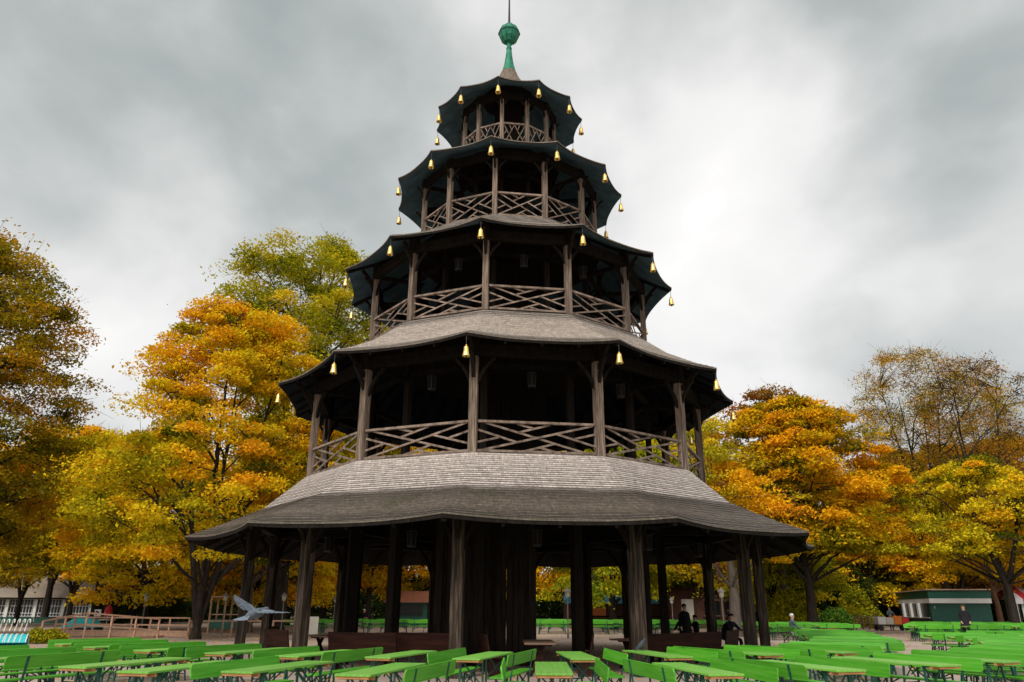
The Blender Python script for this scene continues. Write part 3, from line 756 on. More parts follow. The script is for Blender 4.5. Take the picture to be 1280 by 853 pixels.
person('person in grey standing behind the loaded cart beside the kiosk', (bearing(1115,63),34.8,0), R(0), 'stand', C_GREY, C_BLACK, H_BROWN, .98, arms='push')
person('person in dark clothes standing by the hedge behind the wooden ramp', (bearing(171,58),29.8,0), R(20), 'stand', C_NAVY, C_BLACK, H_BROWN, 1.0)
person('person seated among the trees seen left of the tower centre', (bearing(457,62),33.8,0), R(30), 'sit', C_BLACK, C_JEANS, H_WHITE, 1.0, arms='table', lean=.05)

# ------------------------------------------------------------------ birds
F_GREY = mat_noise('grey_feathers', (.06,.072,.09), (.15,.175,.21), (26,26,26), .8, .3, 5, .15)
F_PALE = mat_noise('pale_feathers', (.11,.14,.17), (.20,.24,.29), (26,26,26), .8, .3, 5, .15)
F_DARK = mat_noise('slate_feathers', (.02,.024,.03), (.07,.08,.095), (30,30,30), .6, .3, 5, .3)
BEAK = mat_noise('beak', (.02,.02,.02), (.04,.04,.04), (9,9,9), .4, 0, 3, .4)
def loft(rings, n=14):
    """rings: (centre, rx, rz) along the body axis (+y)"""
    mb = MB()
    for (c, rx, rz) in rings:
        for k in range(n):
            a = 2*math.pi*k/n; mb.v.append((c[0]+rx*math.cos(a), c[1], c[2]+rz*math.sin(a)))
    for i in range(len(rings)-1):
        for k in range(n): mb.f.append((i*n+k, i*n+(k+1) % n, (i+1)*n+(k+1) % n, (i+1)*n+k))
    mb.f.append(tuple(reversed(range(n)))); mb.f.append(tuple((len(rings)-1)*n+k for k in range(n)))
    return mb
pg = thing('pigeon', 'grey pigeon flying with spread wings above the green benches on the left', 'pigeon', (bearing(321,9.6)+.02, 9.6-CAM_D, 1.52), R(-24)); pg.scale = (1.12,)*3
loft([((0,-.15,-.03),.012,.012),((0,-.11,-.02),.034,.032),((0,-.04,-.01),.052,.052),((0,.03,0),.055,.055),((0,.09,.015),.040,.042),((0,.125,.03),.027,.030),((0,.155,.04),.027,.028),((0,.178,.042),.018,.018),((0,.186,.042),.006,.006)]).obj('body', F_GREY, pg, smooth=True)
b = MB(); b.tube([(0,.182,.042),(0,.205,.034)], [.007,.002], 6); b.obj('beak', BEAK, pg)
b = MB()
for q in range(7):
    t = (q-3)/3; d = Vector((t*.55, -1, -.35)).normalized(); base = Vector((t*.02,-.12,-.025))
    b.beam(base, base+d*.135, .018, .004, up=(0,-.3,1), w2=.034)
b.obj('tail', F_PALE, pg)
def wing(s, up, sweep):
    mb = MB()
    # arm, then nine flight feathers and a covert sheet, all with thickness
    S = Vector((s*.045,.04,.02)); Wd = Vector((s*math.cos(up), sweep, math.sin(up))).normalized()
    wrist = S+Wd*.13+Vector((0,.03,0)); mb.tube([S, S+Wd*.07+Vector((0,.02,0)), wrist], [.02,.018,.012], 8)
    for q in range(9):
        t = q/8; d = (Wd*(.15+.95*t)+Vector((0,-1,-.08))*(1-t*.8)).normalized(); root_ = S.lerp(wrist, .3+.7*t); ln = .15+.08*t
        mb.beam(root_, root_+d*ln, .046, .005, up=(-Wd.z*s, 0, abs(Wd.x)+.2), w2=.022)
    for q in range(7):
        t = q/6; root_ = S.lerp(wrist, t); d = (Wd*.12+Vector((0,-1,-.05))).normalized(); mb.beam(root_, root_+d*.10, .045, .007, up=(-Wd.z*s, 0, 1), w2=.03)
    return mb
wing(-1, .50, .0).obj('wing', F_GREY, pg); wing(1, -.02, .05).obj('wing', F_PALE, pg)
jd = thing('jackdaw', 'dark grey crow-like bird perched on the end of a green table right of centre', 'bird', (2.86,-11.42,.765), R(-55))
M = Matrix.Rotation(R(38), 4, 'X')
bd = loft([((0,-.13,.0),.012,.01),((0,-.09,.0),.034,.03),((0,-.03,.0),.052,.052),((0,.04,.005),.050,.052),((0,.09,.01),.032,.034)])
bd.v = [tuple(M @ Vector(p) + Vector((0,0,.12))) for p in bd.v]; bd.obj('body', F_DARK, jd, smooth=True)
hd = loft([((0,.03,.17),.018,.018),((0,.05,.19),.031,.032),((0,.075,.20),.033,.034),((0,.10,.20),.024,.024),((0,.112,.20),.008,.008)]); hd.obj('head', F_DARK, jd, smooth=True)
b = MB(); b.tube([(0,.108,.20),(0,.145,.19)], [.010,.002], 6); b.obj('beak', BEAK, jd)
b = MB(); b.beam((0,-.07,.075),(0,-.20,-.0), .05, .012, up=(0,-.4,1), w2=.045); b.obj('tail', F_DARK, jd)
for s in (-1, 1):
    b = MB(); b.beam((s*.046,.045,.155),(s*.03,-.13,.045), .03, .075, up=(0,.5,1), h2=.02); b.obj('wing', F_DARK, jd, bevel=.008)
    b = MB(); b.tube([(s*.018,.0,.085),(s*.02,.005,.0)], .005, 5); 
    for q in (-1, 0, 1): b.tube([(s*.02,.005,.004),(s*.02+q*.012,.035,.003)], .003, 4)
    b.obj('leg', BEAK, jd)

# ------------------------------------------------------------------ wooden ramp with railings, low rail fence, barrier, carts
def rail_fence(name, label, pts, z, m, rails=(.42,.75,1.0), postw=.07, step=1.0, board_low=False):
    t = thing(name, label, 'fence', (pts[0][0], pts[0][1], 0)); o = Vector((pts[0][0], pts[0][1], 0))
    rb = MB()
    for a, c in zip(pts[:-1], pts[1:]):
        A = Vector((a[0], a[1], a[2] if len(a) > 2 else 0))-o; C_ = Vector((c[0], c[1], c[2] if len(c) > 2 else 0))-o
        n = max(1, int(round((C_-A).length/step)))
        for i in range(n+1):
            if i == n and c is not pts[-1]: continue
            p = A.lerp(C_, i/n); b = MB(); h = z
            b.box((0,0,h/2+p.z/2), (postw, postw, h+p.z)); b.obj('post', m, t, loc=(p.x, p.y, 0))
        for r_ in rails: rb.beam(A+Vector((0,-.045,r_)), C_+Vector((0,-.045,r_)), .035, .075)
        if board_low: rb.beam(A+Vector((0,-.05,.14)), C_+Vector((0,-.05,.14)), .03, .22)
    rb.obj('rail', m, t)
    return t
def W(px, d): return (bearing(px, d), d-CAM_D)
rail_fence('ramp_railing', 'light wooden railing along the far side of the ramp on the left', [W(78,44.5), W(242,43.5)], 1.0, RAILW, (.30,.62,.98), .08, 1.15, True)
rail_fence('ramp_railing', 'light wooden railing sloping along the near side of the ramp on the left', [(*W(62,37.5),0), (*W(115,39.5),.35), (*W(205,42),.05)], .9, RAILW, (.35,.9), .08, 1.25)
rp = MB(); a, c = W(62,38.3), W(205,42.8)
rp.add([(a[0],a[1]-.4,.0),(c[0],c[1]-.4,.0),(c[0],c[1]+1.2,.0),(a[0],a[1]+1.2,.0),(a[0],a[1]-.4,.05),(c[0],c[1]-.4,.10),(c[0],c[1]+1.2,.10),(a[0],a[1]+1.2,.05)],[(3,2,1,0),(4,5,6,7),(0,1,5,4),(1,2,6,5),(2,3,7,6),(3,0,4,7)])
tag(rp.obj('ramp', RAILW), 'low plank ramp between the two light wooden railings', 'ramp')
rail_fence('rail_fence', 'low single-rail wooden fence running right from the ramp behind the columns', [W(243,44), W(395,46)], .86, RAILW, (.82,), .09, 1.9)
t = thing('green_barrier', 'long low dark green barrier in front of the tiled hall', 'barrier', (*W(10,72),0))
for i in range(5):
    b = MB(); b.box((-8+i*3.1,0,.30),(3.0,.12,.48)); b.box((-8+i*3.1,0,.56),(3.04,.2,.05)); b.obj('panel', KGREEN, t)
cart0 = thing('push_cart', '', 'cart', group='parked turquoise carts at the left edge'); cart0.scale = (1.15, 1.3, 1.3)
b = MB(); n = 9
sh = []
for i in range(n+1):
    a = math.pi*(.02+.80*i/n); sh.append((.0+.36*math.cos(a)-.05, .36*math.sin(a)*1.25))
for w in (-.075, .075):
    for x, z in sh: b.v.append((w, x, z+.04))
for w in (-.065, .065):
    for x, z in sh: b.v.append((w, x*.9, z*.92+.04))
m_ = n+1
for i in range(n): b.f += [(i,i+1,m_+i+1,m_+i),(2*m_+i,3*m_+i,3*m_+i+1,2*m_+i+1),(i,2*m_+i,2*m_+i+1,i+1),(m_+i,m_+i+1,3*m_+i+1,3*m_+i)]
b.obj('shell', TURQ, cart0, smooth=False)
b = MB()
for w in (-.08,.08): b.tube([(w,x,z+.04) for x, z in sh], .016, 6)
b.obj('rim', WHITE, cart0)
b = MB(); b.tube([(-.07,.15,.55),(-.06,.28,.72),(-.05,.26,.82),(0,.18,.86),(.05,.04,.85),(.06,-.06,.78)], .016, 8); b.obj('handle', WHITE, cart0)
b = MB(); b.box((0,-.1,.10),(.13,.5,.05)); b.obj('chassis', IRON, cart0)
for x in (-.06,.06):
    for y in (-.3,.15):
        b = MB(); b.tube([(x-.02,y,.09),(x+.02,y,.09)], .09, 12); b.obj('wheel', IRON, cart0)
for i in range(10):
    px = -14+i*6.4; x, y = W(px, 28.4+.05*i); lab = 'turquoise cart with white rims and curved handle, %s in the row at left edge' % ('leftmost' if i == 0 else 'rightmost' if i == 9 else ORD[i])
    if i == 0: cart0.location = (x,y,0); cart0.rotation_euler.z = R(22); cart0['label'] = lab
    else: dup(cart0, (x,y,0), R(22)+random.uniform(-.04,.04), lab)

# ------------------------------------------------------------------ tiled hall on the left
hx, hy = W(14, 80); hall = thing('tiled_hall', 'low pavilion hall with pale tiled roof and white lattice windows at the far left', 'building', (hx, hy, 0))
b = MB(); b.box((0,3.5,1.3),(17.2,6.6,2.6)); b.obj('wall', SHED, hall)
for i in range(7):
    x = -8.4+i*2.8
    b = MB(); b.box((x,.02,1.3),(.30,.30,2.56)); b.obj('pillar', WHITE, hall)
    if i < 6:
        w = MB(); w.box((x+1.4,.12,1.55),(2.4,.06,1.9)); wo = w.obj('window', GLASS, hall)
        l = MB()
        for q in range(8): l.box((x+.33+q*.306,.07,1.55),(.045,.04,1.9))
        for z in (.63,.95,1.7,2.4): l.box((x+1.4,.055,z),(2.42,.05,.06))
        l.obj('lattice', WHITE, wo)
b = MB(); b.box((0,.15,.25),(17.0,.2,.5)); b.obj('base', KGREEN, hall)
hall.scale = (1, 1, .9)
b = MB(); e0, e1, rz_ = 2.55, 2.55, 6.2
b.add([(-9.4,-.9,e0),(9.4,-.9,e0),(9.4,7.9,e1),(-9.4,7.9,e1),(-6.2,3.5,rz_),(6.2,3.5,rz_)], [(0,1,5,4),(1,2,5),(2,3,4,5),(3,0,4),(3,2,1,0)])
b.obj('roof', TILE, hall)
b = MB(); b.box((0,-.88,2.50),(18.8,.08,.16)); b.obj('gutter', WOOD_DARK, hall)

# ------------------------------------------------------------------ kiosk on the right
kc = Vector((33.2,33.7,0)); L_ang = math.atan2(12.0, 3.4); kz = L_ang - math.pi/2
kio = thing('kiosk', 'green flat-roofed kiosk with a white band and white window posts', 'kiosk', kc, kz)
# local: +y runs away along the serving side (x = 0 plane), +x along the end wall
b = MB(); b.box((2.2,6.0,1.45),(4.2,12.0,2.9)); b.obj('wall', KGREEN, kio)
b = MB(); b.box((2.2,5.9,2.22),(4.34,12.34,.36)); b.obj('white_band', WHITE, kio)
b = MB(); b.box((2.2,5.9,2.70),(4.38,12.38,.60)); b.obj('fascia', KGREEN, kio)
b = MB(); b.box((2.2,5.9,3.04),(4.7,12.7,.08)); b.obj('roof', RAILW, kio)
for y in (3.1,6.1,9.1,11.2):
    pass
for i, y in enumerate((1.9,4.9,7.9,10.6)):
    b = MB(); b.box((.07,y,1.5),(.06,2.5 if i < 3 else 1.8,1.06)); wo = b.obj('window', GLASS, kio)
    b = MB(); b.box((.05,y,.95),(.14,2.56 if i < 3 else 1.9,.06)); b.obj('sill', WHITE, wo)
for y in (3.4,6.4,9.3): b = MB(); b.box((-.02,y,1.48),(.24,.62,1.14)); b.obj('pillar', WHITE, kio)
b = MB(); b.box((-.14,6.2,.90),(.5,11.0,.07)); b.obj('counter', KDARK, kio)
b = MB(); b.box((.06,6.1,.43),(.10,11.4,.86)); b.obj('plinth', KDARK, kio)
b = MB(); b.box((2.9,.07,1.15),(2.1,.08,1.75)); b.obj('shutter', KGREEN, kio)
b = MB(); 
for z in [.2+.17*i for i in range(11)]: b.box((.85,.085,z),(1.5,.03,.02))
b.obj('siding', KDARK, kio)
b = MB(); b.box((.4,.04,1.75),(.07,.1,.2)); b.obj('wall_lamp', LAMPG, kio)
# cart with boxes beside the kiosk
ct = thing('box_cart', 'flat cart loaded with white, orange and red crates beside the kiosk', 'cart', (*W(1114,62),0), R(0))
b = MB(); b.box((0,0,.42),(2.5,1.0,.08)); b.obj('platform', IRON, ct)
for x in (-1,1):
    for y in (-.4,.4): b = MB(); b.tube([(x,y-.04,.19),(x,y+.04,.19)], .19, 14); b.obj('wheel', IRON, ct)
for i, (x, w, m, h) in enumerate([(-.85,.6,WHITE,.55),(-.22,.58,CREAM,.50),(.40,.58,ORANGE,.62),(.98,.52,REDP,.5)]):
    nm = ['white','cream','orange','red'][i]
    b = MB(); b.box((x+bearing(1114,62),62-CAM_D,.463+h/2),(w,.8,h)); b.box((x+bearing(1114,62),62-CAM_D,.463+h-.04),(w+.03,.83,.05))
    tag(b.obj('crate', m, bevel=.015), nm+' plastic crate standing on the flat cart beside the kiosk', 'crate', 'crates on the cart')
# market tent with red and white roof
tx, ty = W(1318, 80); tent = thing('market_tent', 'market tent with red and white striped roof behind the kiosk', 'tent', (tx, ty, 0), R(-6)); tent.scale = (1, 1, .88)
for i in range(12):
    x0 = -4.8+i*.8
    b = MB(); zt = 4.5
    b.add([(x0,-3,2.95),(x0+.8,-3,2.95),(x0+.8,0,zt),(x0,0,zt),(x0,-3,2.89),(x0+.8,-3,2.89),(x0+.8,0,zt-.06),(x0,0,zt-.06)],[(0,1,2,3),(7,6,5,4),(0,4,5,1),(1,5,6,2),(2,6,7,3),(3,7,4,0)])
    b.add([(x0,3,2.95),(x0+.8,3,2.95),(x0+.8,0.01,zt),(x0,0.01,zt),(x0,3,2.89),(x0+.8,3,2.89),(x0+.8,.01,zt-.06),(x0,.01,zt-.06)],[(3,2,1,0),(4,5,6,7),(1,5,4,0),(2,6,5,1),(3,7,6,2),(0,4,7,3)])
    b.box((x0+.4,-3.02,2.66),(.78,.03,.5)); b.obj('canopy', REDC if i % 2 else WHITEC, tent)
for x in (-4.6,-1.5,1.5,4.6):
    for y in (-2.9,2.9): b = MB(); b.tube([(x,y,0),(x,y,2.95)], .05, 8); b.obj('pole', WHITE, tent)
b = MB(); b.box((1.6,1.0,1.0),(5.6,.1,2.0)); b.obj('back_wall', TAN, tent)
b = MB(); b.box((-3.4,-2.6,1.3),(1.3,.08,2.2)); bo = b.obj('side_banner', WHITEC, tent)
b = MB(); b.box((-3.25,-2.66,1.75),(.7,.03,1.1)); b.obj('blue_panel', BLUEC, bo)

# ------------------------------------------------------------------ things seen between the columns
stall = thing('market_stall', 'long dark brown stall with a blue awning seen behind the tower', 'stall', (*W(770,74),0))
b = MB(); b.box((0,2.2,1.4),(9,3.6,2.8)); b.obj('wall', SHED, stall)
b = MB(); b.add([(-4.8,-1.2,2.0),(4.8,-1.2,2.0),(4.8,.4,2.75),(-4.8,.4,2.75),(-4.8,-1.2,1.95),(4.8,-1.2,1.95),(4.8,.4,2.70),(-4.8,.4,2.70)],[(0,1,2,3),(7,6,5,4),(0,4,5,1),(1,5,6,2),(2,6,7,3),(3,7,4,0)]); b.obj('awning', BLUEC, stall)
b = MB(); b.box((-1.6,.35,1.25),(1.6,.1,.7)); b.obj('goods', ORANGE, stall)
b = MB(); b.box((0,.25,.85),(8.6,.3,.1)); b.obj('counter', BROWN, stall)
shed = thing('brown_shed', 'brown wooden shed with a serving hatch seen through the right columns', 'shed', (*W(893,66),0))
b = MB(); b.box((0,1.8,1.5),(7.2,3.4,3.0)); b.obj('wall', SHED, shed)
b = MB(); b.box((0,1.5,3.1),(7.8,4.4,.14)); b.obj('roof', BROWN, shed)
b = MB(); b.box((.6,.07,1.6),(2.6,.06,1.1)); b.obj('hatch', GLASS, shed)
b = MB(); b.box((.6,-.05,2.25),(2.8,.12,.14)); b.obj('lintel', BROWN_TOP, shed)
b = MB(); b.box((.6,-.08,1.0),(2.9,.4,.1)); b.obj('counter', BROWN_TOP, shed)
b = MB(); b.box((-2.1,.02,1.45),(1.0,.1,1.7)); b.obj('notice_board', CREAM, shed)
st2 = thing('green_kiosk_stand', 'small green stand with a red sloping roof seen left of the tower centre', 'stand', (*W(512,68),0))
b = MB(); b.box((0,1.2,1.0),(3.2,2.2,2.0)); b.obj('wall', KGREEN, st2)
b = MB(); b.add([(-2.1,-.5,1.95),(2.1,-.5,1.95),(1.6,1.2,2.9),(-1.6,1.2,2.9),(-2.1,2.9,1.95),(2.1,2.9,1.95)],[(0,1,2,3),(3,2,5,4),(1,5,2),(0,3,4),(4,5,1,0)]); b.obj('roof', TERRA, st2)
b = MB(); b.box((0,-.02,1.35),(2.4,.1,.8)); b.obj('opening', GLASS, st2)
wb = thing('white_board', 'plain off-white panel standing on two feet behind the left columns', 'board', (*W(393,43),0))
b = MB(); b.box((0,0,.62),(.74,.05,.92)); b.obj('panel', CREAM, wb, bevel=.01)
for s in (-1,1): b = MB(); b.box((s*.3,.0,.08),(.05,.4,.16)); b.obj('foot', IRON, wb)
sg = thing('small_sign', 'small white square sign with a dark symbol on a post near the left ramp', 'sign', (*W(127,52),0))
b = MB(); b.tube([(0,0.03,0),(0,.03,1.5)], .03, 8); b.obj('post', IRON, sg)
b = MB(); b.box((0,0,1.15),(.42,.03,.42)); so = b.obj('panel', WHITE, sg, bevel=.008)
b = MB(); b.box((-.06,-.018,1.22),(.14,.006,.10)); b.box((.05,-.018,1.12),(.12,.006,.16)); b.box((-.05,-.018,1.04),(.18,.006,.05)); b.obj('symbol', IRON, so)
um_s = .75
um = thing('closed_parasol', 'closed red parasol with a round white table beneath it behind the ramp', 'parasol', (*W(140,54),0))
b = MB(); b.tube([(0,0,0),(0,0,1.66)], .03, 8); b.obj('pole', WHITE, um)
b = MB(); b.lathe([(.04,.92),(.22,.95),(.26,1.15),(.24,1.38),(.14,1.55),(.03,1.62)], 14); b.obj('canopy', REDC, um, smooth=True)
b = MB(); b.lathe([(.5,.66),(.55,.68),(.55,.72),(.5,.73)], 20); b.obj('tabletop', WHITE, um)
b = MB(); tp = thing('covered_cart', 'low heap covered with a turquoise tarpaulin behind the ramp railing', 'cart', (*W(112,50),0))
n = 12; prof = []
for i in range(n+1):
    for j in range(7):
        u, v = i/n*2-1, j/6*2-1; h = .85*(1-u**4)*(1-v**4)+.10*math.sin(u*9+v*5)*(1-u*u); b.v.append((u*1.15, v*.5, .32+max(0, h)*.62))
for i in range(n):
    for j in range(6): b.f.append((i*7+j, (i+1)*7+j, (i+1)*7+j+1, i*7+j+1))
b.obj('tarpaulin', TURQ, tp, smooth=True)
b = MB(); b.box((0,0,.2),(2.1,.9,.2)); b.obj('base', IRON, tp)
# playground frame behind the left columns
pl = thing('play_frame', 'wooden climbing frame with green panels between the left tree trunks', 'playground frame', (*W(284,50),0))
for x in (-.9,.0,1.3):
    for y in (0,1.2): b = MB(); b.tube([(x,y,0),(x,y,2.2 if x < 1 else 1.7)], .06, 8); b.obj('post', RAILW, pl)
b = MB(); b.box((-.45,.6,2.15),(1.2,1.5,.08)); b.obj('roof', RAILW, pl)
b = MB(); b.box((.2,.0,.55),(2.2,.06,.55)); b.obj('green_panel', KGREEN, pl)
b = MB(); b.beam((1.3,.6,1.1),(3.2,.6,.15), .6, .06); b.beam((-.9,.6,1.1),(1.3,.6,1.1), 1.1, .06); b.obj('slide', RAILW, pl)
# lamp posts
lamp0 = thing('street_lamp', '', 'lamp', group='park lamps around the beer garden')
LPOLE = mat_noise('lamp_pole_paint', (.16,.15,.13), (.24,.23,.20), (3,3,3), .6, .05, 4, .3)
b = MB(); b.tube([(0,0,0),(0,0,.25),(0,0,.3),(0,0,1.9)], [.06,.055,.03,.026], 10); b.obj('pole', LPOLE, lamp0)
b = MB(); b.lathe([(.05,1.88),(.10,1.94),(.135,2.16),(.13,2.17)], 8); b.obj('glass', LAMPG, lamp0)
b = MB(); b.lathe([(.19,2.165),(.16,2.22),(.06,2.30),(.02,2.36)], 8); b.obj('hood', LPOLE, lamp0)
LP = [(184,49,'lamp post left of the dark triple tree trunk behind the ramp'),(283,47,'lamp post in front of the wooden climbing frame'),(356,46,'lamp post between the second and third tower columns from the left'),
      (385,45,'lamp post right beside the off-white panel'),(420,60,'distant lamp post right of the off-white panel'),(711,44,'tall cream lamp post seen through the centre columns of the tower'),
      (905,42,'lamp post in front of the thick grey tree trunk at right'),(842,58,'far lamp post seen above the black-coated people')]
for i, (px, d, lab) in enumerate(LP):
    p = (*W(px,d),0); s = 1.0
    if i == 0: lamp0.location = p; lamp0['label'] = lab
    else: dup(lamp0, p, i*.3, lab, scale=1.12 if i in (5,6) else 1)
# dark wooden fence and planters on the right
rail_fence('wooden_fence', 'dark slatted wooden fence between the bushes and the kiosk', [W(1062,64), W(1102,66)], 1.15, BROWN_TOP, (.25,.5,.75,1.0), .08, .9)
for i, (px, d, l) in enumerate([(1029,44,'left terracotta pot'),(1040,44.6,'right terracotta pot')]):
    b = MB(); b.lathe([(.22,0),(.30,.48),(.34,.5),(.34,.56),(.28,.56),(.26,.5)], 16); tag(b.obj('flower_pot', TERRA, loc=(*W(px,d),0), smooth=False), l+' standing before the round green bush on the right', 'pot', 'terracotta pots')

# ------------------------------------------------------------------ trees
def np_tubes(name, paths, mat, n=6):
    V = []; F = []
    o = 0
    for pts, rad in paths:
        pts = np.asarray(pts, float); m = len(pts)
        d = np.gradient(pts, axis=0); d /= np.linalg.norm(d, axis=1)[:, None]+1e-9
        ref = np.array([0.31, 0.95, 0.05]); x = np.cross(d, ref); x /= np.linalg.norm(x, axis=1)[:, None]+1e-9; y = np.cross(d, x)
        a = np.arange(n)*2*np.pi/n
        ring = pts[:, None, :] + (x[:, None, :]*np.cos(a)[None, :, None] + y[:, None, :]*np.sin(a)[None, :, None])*np.asarray(rad)[:, None, None]
        V.append(ring.reshape(-1, 3))
        i = np.arange(m-1)[:, None]*n; k = np.arange(n)[None, :]; k2 = (k+1) % n
        F.append(np.stack([o+i+k, o+i+k2, o+i+n+k2, o+i+n+k], -1).reshape(-1, 4)); o += m*n
    V = np.concatenate(V); F = np.concatenate(F)
    me = bpy.data.meshes.new(name); me.vertices.add(len(V)); me.vertices.foreach_set('co', V.ravel())
    me.loops.add(F.size); me.loops.foreach_set('vertex_index', F.ravel().astype(np.int32))
    me.polygons.add(len(F)); me.polygons.foreach_set('loop_start', np.arange(0, F.size, 4, dtype=np.int32))
    me.polygons.foreach_set('use_smooth', np.ones(len(F), bool)); me.update(calc_edges=True); me.materials.append(mat)
    return me
def leaf_mesh(name, P, S, tint, mat, rng, up=.55, droop=.15):
    """one folded kite of four corners per leaf"""
    n = len(P)
    nm = rng.normal(size=(n, 3)); nm[:, 2] = np.abs(nm[:, 2])*1.0 + up; nm /= np.linalg.norm(nm, axis=1)[:, None]
    t = rng.normal(size=(n, 3)); t -= nm*(t*nm).sum(1)[:, None]; t /= np.linalg.norm(t, axis=1)[:, None]; b = np.cross(nm, t)
    S = S[:, None]
    V = np.stack([P - t*S*.5, P + b*S*.30 - nm*S*.06, P + t*S*.55 - np.array([0,0,1])*S*droop, P - b*S*.30 - nm*S*.06], 1).reshape(-1, 3)
    F = np.arange(4*n, dtype=np.int32)
    me = bpy.data.meshes.new(name); me.vertices.add(len(V)); me.vertices.foreach_set('co', V.ravel())
    me.loops.add(4*n); me.loops.foreach_set('vertex_index', F)
    me.polygons.add(n); me.polygons.foreach_set('loop_start', np.arange(0, 4*n, 4, dtype=np.int32)); me.update(calc_edges=True)
    at = me.attributes.new('tint', 'FLOAT', 'FACE'); at.data.foreach_set('value', tint.astype(np.float32))
    me.materials.append(mat)
    return me
def bez(a, c, b, m=7):
    t = np.linspace(0, 1, m)[:, None]; return (1-t)**2*a + 2*t*(1-t)*c + t*t*b
def make_tree(seed, H, base, R_, mat, bark, puffs, per, size, trunk_r=.3, prof='dome', pw=.85, gaps=.25, tint=(.5,.28), flat=.5, fork=0, forkz=None, extra_twigs=0, hbias=.0, lean=0.0):
    """H height, base = height where the crown starts, R_ = crown radius. Returns (wood mesh, crown mesh)"""
    rng = np.random.default_rng(seed)
    ch = H-base; tw = pw; pw = pw*1.10; per = int(per*1.25); size = size*.88; puffs = int(puffs*1.12); gaps = gaps+.10; flat = flat*.85
    lobes = rng.uniform(0, 2*np.pi, 4); lamp_ = rng.uniform(.10, .24, 4)
    def env(t, a):
        if prof == 'dome': r = np.sqrt(np.clip(1-(np.abs(t-.32)/.70)**2.2, 0, 1))
        elif prof == 'vase': r = np.clip(.35+.75*t, 0, 1)*np.sqrt(np.clip(1-((t-.6)/.42).clip(0)**2, 0, 1))
        elif prof == 'cone': r = np.clip(1.02-t, 0, 1)**.6*np.clip(.45+t*3, 0, 1)
        else: r = np.sqrt(np.clip(1-(2*t-1)**2, 0, 1))**.8
        k = 1+sum(l*np.cos((i+1)*a+ph+t*3) for i, (l, ph) in enumerate(zip(lamp_, lobes)))
        return r*k*R_
    # tiered, uneven clump centres
    C_ = []
    while len(C_) < puffs:
        t = rng.uniform(0, 1); a = rng.uniform(0, 2*np.pi); f = rng.uniform(.12, 1)**.45
        r = float(env(np.array(t), a))*f
        if r < .15 and t < .85: continue
        p = np.array([r*np.cos(a)+lean*t*ch, r*np.sin(a), base+t*ch-.10*r*f])
        C_.append(np.append(p, f))
    C_ = np.array(C_); 
    gp = C_[:, :3]*.42+seed; g = np.sin(gp[:, 0]*1.3)*np.sin(gp[:, 1]*1.7+1)*np.sin(gp[:, 2]*1.9+2)
    keep = g < np.quantile(g, 1-gaps); C_ = C_[keep]
    # wood
    paths = []
    wob = rng.normal(0, .12, (9, 2)); wob[0] = 0
    zt = np.linspace(0, H*.86, 9); tr = np.stack([np.cumsum(wob[:, 0])*.6+lean*np.clip(zt-base, 0, None), np.cumsum(wob[:, 1])*.6, zt], 1)
    rr = trunk_r*(1-np.linspace(0, 1, 9)*.88); rr[0] *= 1.35
    if fork:
        hz = base*rng.uniform(.55, .8) if forkz is None else forkz
        top = 3
        for q in range(fork):
            a = q*2*np.pi/fork+rng.uniform(0, 1); e_ = np.array([np.cos(a)*R_*.32, np.sin(a)*R_*.32, H*.82])
            st = np.array([0, 0, hz]); P = bez(st, np.array([np.cos(a)*R_*.20, np.sin(a)*R_*.20, (hz+H)*.42]), e_, 9)
            paths.append((P, np.linspace(trunk_r*.72, .03, 9)))
        paths.append((np.array([[0,0,-.1],[0,0,.25],[0,0,hz*.6],[0,0,hz+.15]]), [trunk_r*1.4, trunk_r*1.08, trunk_r, trunk_r*.8]))
        mains = [p for p, _ in paths[:-1]]
    else:
        tr[0, 2] = -.1; paths.append((tr, rr)); mains = [tr]
    allp = np.concatenate([np.stack([np.interp(np.linspace(0, 1, 40), np.linspace(0, 1, len(m)), m[:, j]) for j in range(3)], 1) for m in mains])
    allp = allp[allp[:, 2] > base*.55]
    nl = max(8, len(C_)//7); idx = rng.choice(len(C_), nl, replace=False); limbs = []
    for i in idx:
        p = C_[i, :3]; hd = np.hypot(p[0], p[1])
        want = p[2]-hd*rng.uniform(.45, .9); j = np.argmin(np.abs(allp[:, 2]-max(base*.6, want))+np.linalg.norm(allp[:, :2]-p[:2], axis=1)*.25)
        s_ = allp[j]; mid = s_*.45+p*.55; mid[2] = s_[2]*.35+p[2]*.65+rng.uniform(-.2, .5); mid[:2] += rng.normal(0, .25, 2)
        L_ = bez(s_, mid, p, 8); L_[1:-1] += rng.normal(0, .07, (6, 3)); lr = trunk_r*rng.uniform(.22, .38)*(1-s_[2]/H*.5)
        paths.append((L_, np.linspace(lr, .02, 8))); limbs.append(L_)
    LP_ = np.concatenate(limbs)
    for i in range(len(C_)):
        p = C_[i, :3]; dd = np.linalg.norm((LP_-p)*np.array([1, 1, 1.4]), axis=1)+(LP_[:, 2] > p[2])*1.0; j = np.argmin(dd); s_ = LP_[j]
        mid = (s_+p)/2+rng.normal(0, .15, 3); mid[2] += .15
        paths.append((bez(s_, mid, p, 5), np.linspace(.035, .010, 5)))
        for _ in range(extra_twigs):
            e_ = p+rng.normal(0, tw*.62, 3)*np.array([1, 1, .8])+np.array([0, 0, .3*tw]); paths.append((bez(p, (p+e_)/2+rng.normal(0, .1, 3), e_, 4), np.linspace(.016, .005, 4)))
    wood = np_tubes('trunk', paths, bark, 6)
    # leaves, gathered in flattened drooping fans at the clump centres
    n = len(C_)*per
    ci = np.repeat(np.arange(len(C_)), per); c = C_[ci]
    sz = (rng.uniform(.55, 1.0, len(C_))+rng.exponential(.25, len(C_)))[ci]*pw
